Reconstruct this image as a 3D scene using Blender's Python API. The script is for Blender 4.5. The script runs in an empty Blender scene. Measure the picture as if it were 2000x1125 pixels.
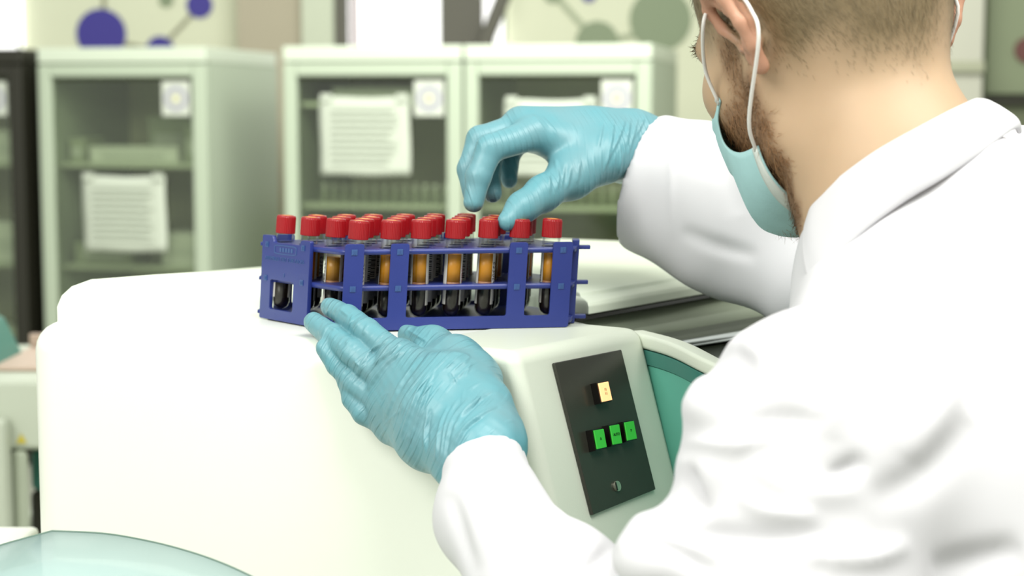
import bpy, bmesh, math, random
import numpy as np
from mathutils import Vector, Matrix
random.seed(7); np.random.seed(7)
SC = bpy.context.scene
COL = SC.collection

# ------------------------------------------------------------------ camera
FPX = 10000/3.0
PITCH = math.atan(352.5/FPX)
CZ = 1.35
cam_d = bpy.data.cameras.new('camera'); cam = bpy.data.objects.new('camera', cam_d); COL.objects.link(cam)
cam.location = (0, 0, CZ); cam.rotation_euler = (math.pi/2-PITCH, 0, 0)
cam_d.sensor_width = 36; cam_d.lens = 60; cam_d.clip_start = 0.05
cam_d.dof.use_dof = True; cam_d.dof.focus_distance = 1.24; cam_d.dof.aperture_fstop = 6.5
SC.camera = cam

# ------------------------------------------------------------------ world, lights, exposure
w = bpy.data.worlds.new('world'); SC.world = w; w.use_nodes = True
bg = w.node_tree.nodes['Background']; bg.inputs[0].default_value = (0.96, 1.0, 0.90, 1); bg.inputs[1].default_value = 0.62
def area(name, loc, target, size, power, col=(1, 1, 0.95)):
    l = bpy.data.lights.new(name, 'AREA'); l.shape = 'RECTANGLE'; l.size, l.size_y = size; l.energy = power; l.color = col
    o = bpy.data.objects.new(name, l); COL.objects.link(o); o.location = loc
    o.rotation_euler = (Vector(target)-Vector(loc)).to_track_quat('-Z', 'Y').to_euler()
    return o
area('ceiling_light', (0.7, 0.5, 2.75), (0.0, 1.3, 1.1), (1.6, 1.0), 44)
area('ceiling_light', (-1.5, -0.3, 2.75), (-0.2, 1.3, 1.0), (1.6, 1.0), 46)
area('ceiling_light', (0.0, 4.2, 2.9), (-0.3, 5.6, 0.8), (3.0, 1.2), 118)
SC.view_settings.view_transform = 'Standard'; SC.view_settings.look = 'None'
SC.view_settings.exposure = 0.18; SC.view_settings.gamma = 1.0; SC.view_settings.use_curve_mapping = False

# ------------------------------------------------------------------ helpers
def P(px, py, Y):
    """world point seen at photo pixel (px,py) that lies at distance Y"""
    dx = (px-1000)/FPX; dy = (562.5-py)/FPX
    d = (dx, dy*math.sin(PITCH)+math.cos(PITCH), dy*math.cos(PITCH)-math.sin(PITCH)); t = Y/d[1]
    return np.array((d[0]*t, Y, CZ+d[2]*t))
def proj(V):
    V = np.asarray(V, float); x = V[:, 0]; y = V[:, 1]; z = V[:, 2]-CZ
    dep = y*math.cos(PITCH)-z*math.sin(PITCH); up = y*math.sin(PITCH)+z*math.cos(PITCH)
    return np.stack([1000+x/dep*FPX, 562.5-up/dep*FPX], 1)
def at_z(px, py, z):
    a = P(px, py, 1.0)-np.array((0, 0, CZ)); t = (z-CZ)/a[2]
    return np.array((0, 0, CZ))+a*t
def lin(h):
    h = h.lstrip('#'); o = []
    for i in (0, 2, 4):
        c = int(h[i:i+2], 16)/255; o.append(c/12.92 if c <= .04045 else ((c+.055)/1.055)**2.4)
    return tuple(o)
MATS = {}
def mat(name, col, rough=0.5, metal=0, noise=0, nscale=40, bump=0, bscale=200, emit=0, spec=0.5, sss=0, coat=0, trans=0):
    if name in MATS: return MATS[name]
    m = bpy.data.materials.new(name); m.use_nodes = True; nt = m.node_tree; b = nt.nodes['Principled BSDF']
    c = lin(col) if isinstance(col, str) else col
    b.inputs['Base Color'].default_value = (*c, 1); b.inputs['Roughness'].default_value = rough
    b.inputs['Metallic'].default_value = metal; b.inputs['Specular IOR Level'].default_value = spec
    b.inputs['Coat Weight'].default_value = coat; b.inputs['Transmission Weight'].default_value = trans
    if sss: b.inputs['Subsurface Weight'].default_value = sss; b.inputs['Subsurface Radius'].default_value = (0.006, 0.003, 0.0015); b.inputs['Subsurface Scale'].default_value = 0.6
    tc = nt.nodes.new('ShaderNodeTexCoord')
    if noise:
        n = nt.nodes.new('ShaderNodeTexNoise'); n.inputs['Scale'].default_value = nscale; n.inputs['Detail'].default_value = 4
        nt.links.new(tc.outputs['Object'], n.inputs['Vector'])
        mx = nt.nodes.new('ShaderNodeMix'); mx.data_type = 'RGBA'
        mx.inputs['A'].default_value = (*[v*(1-noise) for v in c], 1); mx.inputs['B'].default_value = (*[min(1, v*(1+noise)) for v in c], 1)
        nt.links.new(n.outputs['Fac'], mx.inputs['Factor']); nt.links.new(mx.outputs['Result'], b.inputs['Base Color'])
    if bump:
        n = nt.nodes.new('ShaderNodeTexNoise'); n.inputs['Scale'].default_value = bscale; n.inputs['Detail'].default_value = 3
        nt.links.new(tc.outputs['Object'], n.inputs['Vector'])
        bp = nt.nodes.new('ShaderNodeBump'); bp.inputs['Strength'].default_value = bump; bp.inputs['Distance'].default_value = 0.002
        nt.links.new(n.outputs['Fac'], bp.inputs['Height']); nt.links.new(bp.outputs['Normal'], b.inputs['Normal'])
    if emit:
        b.inputs['Emission Color'].default_value = (*c, 1); b.inputs['Emission Strength'].default_value = emit
    MATS[name] = m; return m
def clear_mat(name, tint, rough=0.05, gloss=0.12, edge=0.75):
    """clear plastic or thin glass: tinted see-through with a Fresnel gloss"""
    if name in MATS: return MATS[name]
    m = bpy.data.materials.new(name); m.use_nodes = True; nt = m.node_tree; nt.nodes.remove(nt.nodes['Principled BSDF'])
    out = nt.nodes['Material Output']; t = nt.nodes.new('ShaderNodeBsdfTransparent'); t.inputs[0].default_value = (*tint, 1)
    g = nt.nodes.new('ShaderNodeBsdfGlossy'); g.inputs['Roughness'].default_value = rough; g.inputs['Color'].default_value = (1, 1, 1, 1)
    lw = nt.nodes.new('ShaderNodeLayerWeight'); lw.inputs[0].default_value = 0.25
    mth = nt.nodes.new('ShaderNodeMath'); mth.operation = 'MULTIPLY_ADD'; mth.inputs[1].default_value = edge; mth.inputs[2].default_value = gloss*0.4
    nt.links.new(lw.outputs['Fresnel'], mth.inputs[0])
    mx = nt.nodes.new('ShaderNodeMixShader'); nt.links.new(mth.outputs[0], mx.inputs[0]); nt.links.new(t.outputs[0], mx.inputs[1]); nt.links.new(g.outputs[0], mx.inputs[2])
    nt.links.new(mx.outputs[0], out.inputs['Surface']); MATS[name] = m; return m

def link(name, me, m, parent=None, smooth=False):
    o = bpy.data.objects.new(name, me); COL.objects.link(o)
    if m is not None and not me.materials: me.materials.append(m)
    if parent is not None: o.parent = parent
    if smooth: me.polygons.foreach_set('use_smooth', [True]*len(me.polygons))
    return o
def obj(name, bm, m, parent=None, smooth=False, bevel=0, seg=2):
    me = bpy.data.meshes.new(name); bmesh.ops.recalc_face_normals(bm, faces=bm.faces); bm.to_mesh(me); bm.free()
    o = link(name, me, m, parent, smooth)
    if bevel:
        md = o.modifiers.new('bevel', 'BEVEL'); md.width = bevel; md.segments = seg; md.limit_method = 'ANGLE'; md.angle_limit = math.radians(30)
        md.harden_normals = False; me.polygons.foreach_set('use_smooth', [True]*len(me.polygons))
        try: o.modifiers.new('wn', 'WEIGHTED_NORMAL').keep_sharp = True
        except Exception: pass
    return o
def tag(o, label, cat, group=None):
    o['label'] = label; o['category'] = cat
    if group: o['group'] = group
    return o
def thing(name, label, cat, loc=(0, 0, 0), rz=0, group=None):
    o = bpy.data.objects.new(name, None); COL.objects.link(o); o.location = loc; o.rotation_euler = (0, 0, rz); o.empty_display_size = 0.05
    return tag(o, label, cat, group)
def struct(o): o['kind'] = 'structure'; return o
def bx(bm, x0, x1, y0, y1, z0, z1):
    v = [bm.verts.new(c) for c in ((x0,y0,z0),(x1,y0,z0),(x1,y1,z0),(x0,y1,z0),(x0,y0,z1),(x1,y0,z1),(x1,y1,z1),(x0,y1,z1))]
    for f in ((0,3,2,1),(4,5,6,7),(0,1,5,4),(1,2,6,5),(2,3,7,6),(3,0,4,7)): bm.faces.new([v[i] for i in f])
def box(name, b, m, parent=None, bevel=0, seg=2):
    bm = bmesh.new(); bx(bm, *b); return obj(name, bm, m, parent, bevel=bevel, seg=seg)
def prism(bm, pts, z0, z1):
    """vertical prism over plan points (x,y); z may be numbers or per-point lists"""
    n = len(pts); Z0 = z0 if hasattr(z0, '__len__') else [z0]*n; Z1 = z1 if hasattr(z1, '__len__') else [z1]*n
    a = [bm.verts.new((p[0], p[1], z)) for p, z in zip(pts, Z0)]; b = [bm.verts.new((p[0], p[1], z)) for p, z in zip(pts, Z1)]
    bm.faces.new(a[::-1]); bm.faces.new(b)
    for i in range(n): j = (i+1) % n; bm.faces.new((a[i], a[j], b[j], b[i]))
def hexa(bm, q, d):
    """slab: quad q (4 points) thickened by vector d"""
    q = [Vector(p) for p in q]; d = Vector(d); n = len(q)
    a = [bm.verts.new(p) for p in q]; b = [bm.verts.new(p+d) for p in q]
    bm.faces.new(a[::-1]); bm.faces.new(b)
    for i in range(n): j = (i+1) % n; bm.faces.new((a[i], a[j], b[j], b[i]))
def disc(bm, c, nrm, r, t, n=32):
    """flat coin: centre c, axis nrm, thickness t along the axis"""
    nrm = Vector(nrm).normalized(); u = nrm.orthogonal().normalized(); v = nrm.cross(u); c = Vector(c)
    hexa(bm, [c+u*r*math.cos(2*math.pi*i/n)+v*r*math.sin(2*math.pi*i/n) for i in range(n)], nrm*t)
def lathe(bm, prof, n=24, cap=True):
    rings = []
    for r, z in prof: rings.append([bm.verts.new((r*math.cos(2*math.pi*i/n), r*math.sin(2*math.pi*i/n), z)) for i in range(n)])
    for a, b in zip(rings, rings[1:]):
        for i in range(n): j = (i+1) % n; bm.faces.new((a[i], a[j], b[j], b[i]))
    if cap: bm.faces.new(rings[0][::-1]); bm.faces.new(rings[-1])
def tube_mesh(pts, rad, n=8):
    """round tube along a polyline, returned as a bmesh"""
    bm = bmesh.new(); pts = [Vector(p) for p in pts]; rings = []; up = Vector((0.3, 0.2, 1)).normalized()
    for i, p in enumerate(pts):
        t = (pts[min(i+1, len(pts)-1)]-pts[max(i-1, 0)]).normalized(); u = up-t*up.dot(t)
        if u.length < 1e-4: u = t.orthogonal()
        u.normalize(); up = u; v = t.cross(u); r = rad[i] if hasattr(rad, '__len__') else rad
        rings.append([bm.verts.new(p+(u*math.cos(2*math.pi*k/n)+v*math.sin(2*math.pi*k/n))*r) for k in range(n)])
    for a, b in zip(rings, rings[1:]):
        for k in range(n): j = (k+1) % n; bm.faces.new((a[k], a[j], b[j], b[k]))
    bm.faces.new(rings[0][::-1]); bm.faces.new(rings[-1]); return bm
def text_mesh(body, size, extr=0.0002):
    cu = bpy.data.curves.new('txt', 'FONT'); cu.body = body; cu.size = size; cu.extrude = extr; cu.align_x = 'CENTER'; cu.align_y = 'CENTER'; cu.resolution_u = 2
    o = bpy.data.objects.new('txt', cu); COL.objects.link(o); bpy.context.view_layer.update()
    me = bpy.data.meshes.new_from_object(o.evaluated_get(bpy.context.evaluated_depsgraph_get())); bpy.data.objects.remove(o); bpy.data.curves.remove(cu)
    return me
def spline(pts, n=8):
    """Catmull-Rom through points"""
    p = [np.array(q, float) for q in pts]; p = [2*p[0]-p[1]]+p+[2*p[-1]-p[-2]]; out = []
    for i in range(1, len(p)-2):
        for k in range(n):
            t = k/n; a, b, c, d = p[i-1:i+3]
            out.append(0.5*((2*b)+(c-a)*t+(2*a-5*b+4*c-d)*t*t+(3*b-a-3*c+d)*t**3))
    out.append(p[-2]); return out

# ------------------------------------------------------------------ materials
M_MACH = mat('machine_white', (0.86, 0.88, 0.79), 0.28)
M_MACH2 = mat('machine_offwhite', (0.66, 0.70, 0.60), 0.4, bump=0.05, bscale=900)
M_WALL = mat('wall_paint', (0.64, 0.66, 0.50), 0.8, noise=0.03, nscale=3)
M_BEIGE = mat('beige_paint', (0.40, 0.36, 0.27), 0.8, noise=0.04, nscale=3)
M_TRIM = mat('trim_paint', (0.50, 0.54, 0.42), 0.6)
M_GREY = mat('grey_paint', (0.12, 0.115, 0.095), 0.8, noise=0.05, nscale=5)
M_DARK = mat('dark_frame', (0.018, 0.017, 0.010), 0.5)
M_FRIDGE = mat('fridge_paint', (0.40, 0.46, 0.35), 0.5)
M_FRIDGE_D = mat('fridge_inner', (0.66, 0.68, 0.47), 0.6)  # inside colour raised to stand in for interior lamp light
M_PAPER = mat('paper', (0.50, 0.54, 0.45), 0.8, noise=0.04, nscale=30)
M_PURPLE = mat('purple_vinyl', (0.040, 0.030, 0.25), 0.6)
M_SAGE = mat('sage_vinyl', (0.21, 0.26, 0.16), 0.6)
M_RING = mat('sticker_ring', (0.30, 0.29, 0.36), 0.6)
M_YEL = mat('yellow_print', (0.50, 0.47, 0.28), 0.6)
M_GLASS = clear_mat('door_glass', (0.90, 0.93, 0.86), 0.08, 0.10)
M_TEAL = mat('teal_plastic', (0.11, 0.40, 0.31), 0.45)
M_TEAL_D = mat('teal_dark', (0.045, 0.19, 0.155), 0.35)
M_STEEL = mat('steel', (0.42, 0.46, 0.40), 0.16, metal=1)
M_BLACK = mat('black_gloss', (0.032, 0.032, 0.024), 0.28)
M_BLACK2 = mat('black_button', (0.006, 0.005, 0.004), 0.25)

# ------------------------------------------------------------------ room
struct(box('floor', (-5, 5, -2, 9, -0.05, 0), mat('floor_vinyl', (0.35, 0.36, 0.30), 0.4, noise=0.05, nscale=6)))
WY = 7.8
def wx(px): return (px-1000)*WY/FPX
def wz(py): return P(1000, py, WY)[2]
wall = struct(box('wall_back', (-5, 5, WY, WY+0.1, 0, 3.2), M_WALL))
def ball(px, py, rpx, m, name='molecule_ball'):
    bm = bmesh.new(); c = P(px, py, WY); disc(bm, (c[0], WY-0.001, c[2]), (0, -1, 0), rpx*WY/FPX, 0.006, 48); return obj(name, bm, m, wall)
def bond(a, b, wpx, m):
    A = Vector(P(*a, WY)); B = Vector(P(*b, WY)); A.y = B.y = WY-0.001; d = (B-A).normalized(); n = Vector((-d.z, 0, d.x))*wpx*WY/FPX/2
    bm = bmesh.new(); hexa(bm, [A-n, B-n, B+n, A+n], (0, -0.004, 0)); return obj('molecule_bond', bm, m, wall)
for c in ((198, 66, 48), (313, 98, 27), (390, 10, 25)): ball(*c, M_PURPLE)
for c in ((325, 0, 14), (1166, 84, 42), (1290, 38, 60), (1080, -12, 18)): ball(*c, M_SAGE)
ball(1150, -10, 14, M_PURPLE)
M_BOND = mat('bond_vinyl', (0.25, 0.25, 0.17), 0.7)
for a, b in (((203, -40), (203, 20)), ((240, 85), (290, 95)), ((325, 82), (376, 28))): bond(a, b, 8, M_BOND)
M_BOND2 = mat('bond_sage', (0.34, 0.38, 0.26), 0.7)
for a, b in (((1085, -8), (1148, 62)), ((1200, 78), (1240, 68))): bond(a, b, 12, M_BOND2)
# column, door trim, window and grey curtain in front of the back wall
struct(box('trim_1', (wx(480), wx(604), WY-0.15, WY-0.005, 0, 3.2), M_BEIGE))
struct(box('trim_2', (wx(604), wx(662), WY-0.20, WY-0.005, 0, 3.2), M_TRIM))
struct(box('trim_3', (wx(662), wx(686), WY-0.10, WY-0.005, 0, 3.2), M_GREY))
win = struct(box('window_1', (wx(686), wx(864), WY-0.045, WY-0.005, 0.9, 3.0), mat('daylight_pane', (1, 1, 1), 0.5, emit=1.1)))
box('window_frame', (wx(690), wx(706), WY-0.07, WY-0.046, 0.9, 3.0), mat('curtain_edge', (0.55, 0.48, 0.50), 0.8), win)
box('window_rail', (wx(686), wx(864), WY-0.07, WY-0.046, 0.84, 0.9), M_TRIM, win)
struct(box('trim_4', (wx(864), wx(945), WY-0.14, WY-0.005, 0, 3.2), M_GREY))
g = thing('ladder_arm', 'grey upright pole leaning in front of the bright doorway gap', 'pole', (wx(960), WY-0.2, 0))
bm = tube_mesh([Vector((0.10, 0, 2.6)), Vector((0.055, 0, wz(0))), Vector((-0.02, 0, wz(80))), Vector((-0.02, 0, 0.02))], 0.035, 10); obj('upright_tube', bm, M_GREY, g, True)
bm = bmesh.new(); disc(bm, (-0.02, 0, 0), (0, 0, 1), 0.1, 0.02, 24); obj('foot', bm, M_GREY, g)
win2 = struct(box('window_2', (wx(945), wx(990), WY-0.045, WY-0.005, 0.9, 3.0), mat('daylight_pane', (1, 1, 1)), None))
box('window_frame', (wx(984), wx(990), WY-0.06, WY-0.046, 0.9, 3.0), M_TRIM, win2)
win3 = struct(box('window_3', (wx(-260), wx(56), WY-0.045, WY-0.005, 0.9, 3.0), mat('daylight_pane', (1, 1, 1)), None))
box('window_frame', (wx(50), wx(56), WY-0.06, WY-0.046, 0.9, 3.0), M_TRIM, win3)
# right background: pale door leaf and grey-green cupboard behind the man's neck
def at(px, Y): return (px-1000)*Y/FPX
M_GG = mat('greygreen_paint', (0.17, 0.20, 0.12), 0.6); M_GG2 = mat('greygreen_dark', (0.10, 0.115, 0.065), 0.6); M_PALE = mat('pale_grey', (0.40, 0.40, 0.33), 0.6)
cb = thing('tall_cupboard', 'grey-green tall cupboard behind the man\'s collar at the right edge', 'cupboard', (at(1915, 6.2), 6.2, 0))
box('carcass', (0, 0.9, 0.03, 0.55, 0, 2.3), M_GG2, cb)
zc = P(1950, 190, 6.2)[2]
box('door', (0.01, 0.44, 0, 0.03, zc+0.01, 2.28), M_GG, cb, 0.004); box('door', (0.46, 0.89, 0, 0.03, zc+0.01, 2.28), M_GG, cb, 0.004)
box('door', (0.01, 0.44, 0, 0.03, 0.05, zc-0.01), M_GG2, cb, 0.004); box('door', (0.46, 0.89, 0, 0.03, 0.05, zc-0.01), M_GG2, cb, 0.004)
box('ledge', (0.0, 0.9, -0.03, 0.03, zc-0.025, zc), M_DARK, cb)
bm = bmesh.new(); disc(bm, (at(1996, 6.2)-at(1915, 6.2), -0.001, P(1996, 98, 6.2)[2]), (0, -1, 0), 0.045, 0.01, 24); obj('round_sticker', bm, mat('maroon', (0.10, 0.035, 0.03), 0.6), cb)['label'] = 'dull red round sticker'
dl = thing('pale_panel', 'pale grey panel with a darker rail beside the man\'s right ear', 'panel', (at(1790, 6.1), 6.1, 0))
box('leaf', (0, 0.225, 0, 0.05, 0, 2.3), M_PALE, dl, 0.004); zp = P(1890, 125, 6.1)[2]; box('rail', (0.0, 0.225, -0.02, 0, zp-0.03, zp+0.01), mat('rail_grey', (0.30, 0.31, 0.22), 0.6), dl, 0.003)

# ------------------------------------------------------------------ refrigerators in a row behind
TH = math.radians(-12); FW, FD, FH = 0.655, 0.75, 1.566
def fridge(px, Y, label, frame, side, shelves, handle_px=None):
    f = thing('glass_door_refrigerator', label, 'refrigerator', (at(px, Y), Y, 0), TH, 'glass-fronted refrigerators along the back wall')
    box('side_panel', (0, 0.03, 0.045, FD, 0.02, FH-0.055), side, f); box('side_panel', (FW-0.03, FW, 0.045, FD, 0.02, FH-0.055), side, f)
    box('back_panel', (0.03, FW-0.03, FD-0.03, FD, 0.02, FH-0.055), M_FRIDGE_D, f); box('base', (0, FW, 0.045, FD, 0, 0.02), M_DARK, f)
    box('plinth', (0.03, FW-0.03, 0.045, 0.08, 0.02, 0.18), side, f)
    box('top_cap', (0, FW, 0.0, FD, FH-0.055, FH), side if frame is M_DARK else mat('fridge_cap', (0.55, 0.61, 0.49), 0.4), f, 0.006)
    d = bpy.data.objects.new('door', None); COL.objects.link(d); d.parent = f
    box('door_stile', (0, 0.05, 0, 0.04, 0.05, FH-0.06), frame, d, 0.006); box('door_stile', (FW-0.055, FW, 0, 0.04, 0.05, FH-0.06), frame, d, 0.006)
    box('door_rail', (0.05, FW-0.055, 0, 0.04, FH-0.105, FH-0.06), frame, d, 0.005); box('door_rail', (0.05, FW-0.055, 0, 0.04, 0.05, 0.13), frame, d, 0.005)
    box('door_gasket', (0.05, FW-0.055, 0.03, 0.04, FH-0.118, FH-0.106), mat('gasket', (0.08, 0.09, 0.05), 0.7), d)
    box('glass_pane', (0.05, FW-0.055, 0.018, 0.022, 0.13, FH-0.118), M_GLASS, d)
    for s in shelves:
        box('shelf', (0.035, FW-0.035, 0.09, FD-0.06, FH-s-0.018, FH-s), mat('shelf_paint', (0.45, 0.50, 0.37), 0.5), f)
    # square emblem sticker on the door, upper right
    st = box('emblem_sticker', (FW-0.175, FW-0.068, 0.0145, 0.0178, FH-0.245, FH-0.122), mat('sticker_white', (0.55, 0.58, 0.50), 0.6), f); st['label'] = 'white square emblem sticker'
    for r, m, dy in ((0.044, M_RING, 0.0005), (0.028, mat('sticker_white', 0), 0.001), (0.014, M_YEL, 0.0015)):
        bm = bmesh.new(); disc(bm, (FW-0.1215, 0.0145-dy, FH-0.184), (0, -1, 0), r, 0.0005, 24); obj('emblem_ring', bm, m, st)
    return f
SH = (0.42, 0.80, 1.15)
f0 = fridge(-262, 6.47, 'dark-framed glass refrigerator at the far left edge', M_DARK, M_DARK, SH)
f1 = fridge(80, 6.30, 'pale refrigerator left of the gap, with a notice low on its door', M_FRIDGE, M_FRIDGE, SH)
f2 = fridge(555, 6.104, 'pale refrigerator in the middle with a large notice high on its glass', M_FRIDGE, M_FRIDGE, (0.56, 0.85, 1.15))
f3 = fridge(907, 5.967, 'pale refrigerator behind the reaching gloved hand', M_FRIDGE, M_FRIDGE, (0.56, 0.85, 1.15))
def floc(f, x, y, z): return f.location+Matrix.Rotation(TH, 3, 'Z') @ Vector((x, y, z))
def in_fridge(name, f, b, m, label, cat, group=None, parts=True):
    """a box-like content: b = x0,x1,y0,y1,z0,z1 in the refrigerator's own frame"""
    x0, x1, y0, y1, z0, z1 = b
    t = thing(name, label, cat, floc(f, (x0+x1)/2, (y0+y1)/2, z0), TH, group); hx, hy, h = (x1-x0)/2, (y1-y0)/2, z1-z0
    box('carton', (-hx, hx, -hy, hy, 0, h*0.8), m, t, 0.003); box('lid', (-hx-0.003, hx+0.003, -hy-0.003, hy+0.003, h*0.8, h), m, t, 0.003)
    box('label_strip', (-hx*0.7, hx*0.7, -hy-0.0045, -hy-0.0031, h*0.25, h*0.6), M_PAPER, t)
    return t
def notice(f, x0, x1, z0, z1, label):
    o = thing('paper_notice', label, 'notice', floc(f, (x0+x1)/2, 0.0, (z0+z1)/2), TH); w, h = x1-x0, z1-z0
    bm = bmesh.new(); n = 12
    V = [[bm.verts.new((-w/2+w*i/n+0.002*math.sin(j*0.5), 0.011-0.003*math.sin(i/n*math.pi*1.3)*(1-j/n), -h/2+h*j/n+0.002*math.sin(i*0.7))) for i in range(n+1)] for j in range(n+1)]
    for j in range(n):
        for i in range(n): bm.faces.new((V[j][i], V[j][i+1], V[j+1][i+1], V[j+1][i]))
    s = obj('sheet', bm, M_PAPER, o, True); md = s.modifiers.new('t', 'SOLIDIFY'); md.thickness = 0.001
    M_INK = mat('faint_print', (0.475, 0.515, 0.43), 0.8)
    for k in range(9):
        zz = h*0.34-k*h*0.085; box('print_line', (-w*0.38, w*(0.38-0.12*random.random()), -0.0015, -0.0005, zz, zz+0.008), M_INK, s)
    for sx in (-1, 1): box('tape', (sx*w*0.42-0.02, sx*w*0.42+0.02, 0.0, 0.0135, h/2-0.012, h/2+0.012), M_PAPER, o)
    return o
def fz(f, py): return P(1000, py, f.location.y-0.07)[2]
def fx(f, px):
    # along-front coordinate of the refrigerator seen at pixel column px
    k = (px-1000)/FPX; c, s = math.cos(TH), math.sin(TH); return (k*f.location.y-f.location.x)/(c-k*s)
notice(f1, fx(f1, 160), fx(f1, 321), fz(f1, 492), fz(f1, 345), 'white paper notice taped low on the left pale refrigerator')
notice(f2, fx(f2, 625), fx(f2, 800), fz(f2, 343), fz(f2, 190), 'white paper notice taped high on the middle refrigerator')
notice(f3, fx(f3, 985), fx(f3, 1165), fz(f3, 345), fz(f3, 195), 'white paper notice mostly hidden behind the reaching glove')
M_BOXW = mat('box_white', (0.62, 0.66, 0.56), 0.7); M_BOXG = mat('box_grey', (0.34, 0.39, 0.27), 0.7)
zs1 = FH-0.42
in_fridge('long_carton', f1, (0.14, 0.49, 0.12, 0.3, zs1, zs1+0.06), M_BOXW, 'long white carton on the left pale refrigerator\'s upper shelf', 'box')
in_fridge('reagent_box', f1, (0.28, 0.45, 0.34, 0.5, zs1, zs1+0.17), M_BOXG, 'grey-green box behind the long white carton', 'box')
in_fridge('reagent_box', f1, (0.51, 0.60, 0.14, 0.3, zs1, zs1+0.15), M_BOXG, 'narrow grey box at the right end of the upper shelf', 'box')
in_fridge('reagent_box', f1, (0.05, 0.11, 0.14, 0.3, zs1, zs1+0.09), M_BOXG, 'small grey box at the left end of the upper shelf', 'box')
in_fridge('flat_carton', f1, (0.07, 0.30, 0.12, 0.3, FH-0.80, FH-0.80+0.08), M_BOXG, 'flat carton on the left pale refrigerator\'s middle shelf, beside its notice', 'box')
in_fridge('flat_carton', f1, (0.42, 0.6, 0.12, 0.3, FH-0.80, FH-0.80+0.12), M_BOXW, 'pale carton on the right of the left pale refrigerator\'s middle shelf', 'box')
for i, (xx, ww, hh, zz) in enumerate(((0.36, 0.22, 0.12, zs1), (0.34, 0.25, 0.15, FH-0.80), (0.38, 0.2, 0.10, FH-1.15))):
    in_fridge('stored_box', f0, (xx, xx+ww, 0.12, 0.32, zz, zz+hh), M_BOXW, ['upper', 'middle', 'lowest'][i]+' stored box visible in the dark-framed refrigerator', 'box')
# light box hanging at the top of the middle refrigerator
tl = thing('shelf_label_box', 'long white box lying high up in the middle refrigerator above its notice', 'box', floc(f2, 0.31, 0.16, FH-0.195), TH)
box('carton', (-0.16, 0.16, -0.05, 0.08, 0, 0.05), M_BOXW, tl, 0.003); box('flap', (-0.16, 0.16, -0.052, -0.0502, 0.02, 0.05), M_PAPER, tl)
box('shelf', (0.035, FW-0.035, 0.09, FD-0.06, FH-0.213, FH-0.195), mat('shelf_paint', 0), f2)
# rows of white vials on the shelves
def vial_proto():
    t = thing('vial', '', 'vial'); bm = bmesh.new(); lathe(bm, [(0.011, 0), (0.011, 0.04), (0.007, 0.048)], 12); obj('bottle', bm, M_BOXG, t, True)
    bm = bmesh.new(); lathe(bm, [(0.009, 0.0481), (0.009, 0.07)], 12); obj('cap', bm, M_BOXW, t, True); return t
def copy_tree(o, parent=None):
    c = o.copy(); COL.objects.link(c); c.parent = parent
    for ch in list(o.children): copy_tree(ch, c)
    return c
vp = vial_proto(); first = True; NTH = ['first', 'second', 'third', 'fourth', 'fifth', 'sixth', 'seventh', 'eighth', 'ninth', 'tenth', 'eleventh', 'twelfth', 'thirteenth', 'fourteenth']
for f, xs, lab in ((f2, np.linspace(0.11, 0.60, 14), 'white-capped vial, %s from the left in the middle refrigerator\'s shelf row'), (f3, np.linspace(0.09, 0.58, 14), 'white-capped vial, %s from the left in the shelf row behind the reaching glove')):
    for k, x in enumerate(xs):
        t = vp if first else copy_tree(vp); first = False
        t.location = floc(f, x, 0.13, FH-0.56); t.rotation_euler = (0, 0, TH); t['label'] = lab % NTH[k]; t['group'] = 'vials on the refrigerator shelves'
in_fridge('flat_carton', f2, (0.08, 0.5, 0.14, 0.35, FH-0.85, FH-0.85+0.08), M_BOXG, 'low grey carton under the vial row of the middle refrigerator', 'box')
in_fridge('flat_carton', f3, (0.08, 0.5, 0.14, 0.35, FH-0.85, FH-0.85+0.08), M_BOXG, 'low grey carton under the vial row behind the reaching glove', 'box')

# ------------------------------------------------------------------ second analyser, far left behind
YB = 2.6
def bxp(name, p0, p1, Y0, Y1, m, par, bevel=0.01):
    a = P(*p0, Y0); b = P(*p1, Y0); return box(name, (a[0], b[0], Y0, Y1, b[2], a[2]), m, par, bevel)
bk = thing('bench_analyser', 'pale bench analyser with a yellow warning triangle at the left edge', 'analyser')
M_PM = mat('analyser_pale', (0.50, 0.54, 0.44), 0.5)
bxp('housing', (-300, 742), (130, 880), YB, YB+0.4, M_PM, bk); bxp('front_door', (-300, 820), (16, 1060), YB-0.04, YB-0.001, M_PM, bk)
bxp('side_column', (18, 880), (57, 1100), YB, YB+0.02, mat('analyser_grey', (0.40, 0.44, 0.34), 0.5), bk); bxp('dark_recess', (57, 880), (130, 960), YB+0.1, YB+0.4, M_TEAL_D, bk); bxp('dark_recess', (57, 960), (130, 1100), YB+0.1, YB+0.4, M_DARK, bk)
a = P(42, 858, YB-0.001)
bm = bmesh.new(); hexa(bm, [a+np.array((-0.008, 0, -0.006)), a+np.array((0.008, 0, -0.006)), a+np.array((0, 0, 0.009))], (0, -0.0015, 0)); wt = obj('warning_triangle', bm, mat('warn_yellow', (0.55, 0.45, 0.05), 0.6), bk); wt['label'] = 'yellow warning triangle'
zb = P(0, 1100, YB)[2]
box('stand', (P(-300, 0, YB)[0], P(125, 0, YB)[0], YB+0.05, YB+0.38, 0, zb-0.002), M_PM, bk, 0.01)
tp = thing('pink_tray', 'pinkish tray lying on the bench analyser at the left edge', 'tray', (P(75, 742, YB+0.2)[0], YB+0.2, P(0, 742, YB)[2]))
box('tray_base', (-0.045, 0.08, -0.12, 0.12, 0.0005, 0.008), mat('pink_plastic', (0.50, 0.38, 0.30), 0.5), tp, 0.003); box('tray_wall', (-0.045, 0.08, 0.11, 0.12, 0.008, 0.03), mat('pink_plastic', 0), tp, 0.002)
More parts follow.
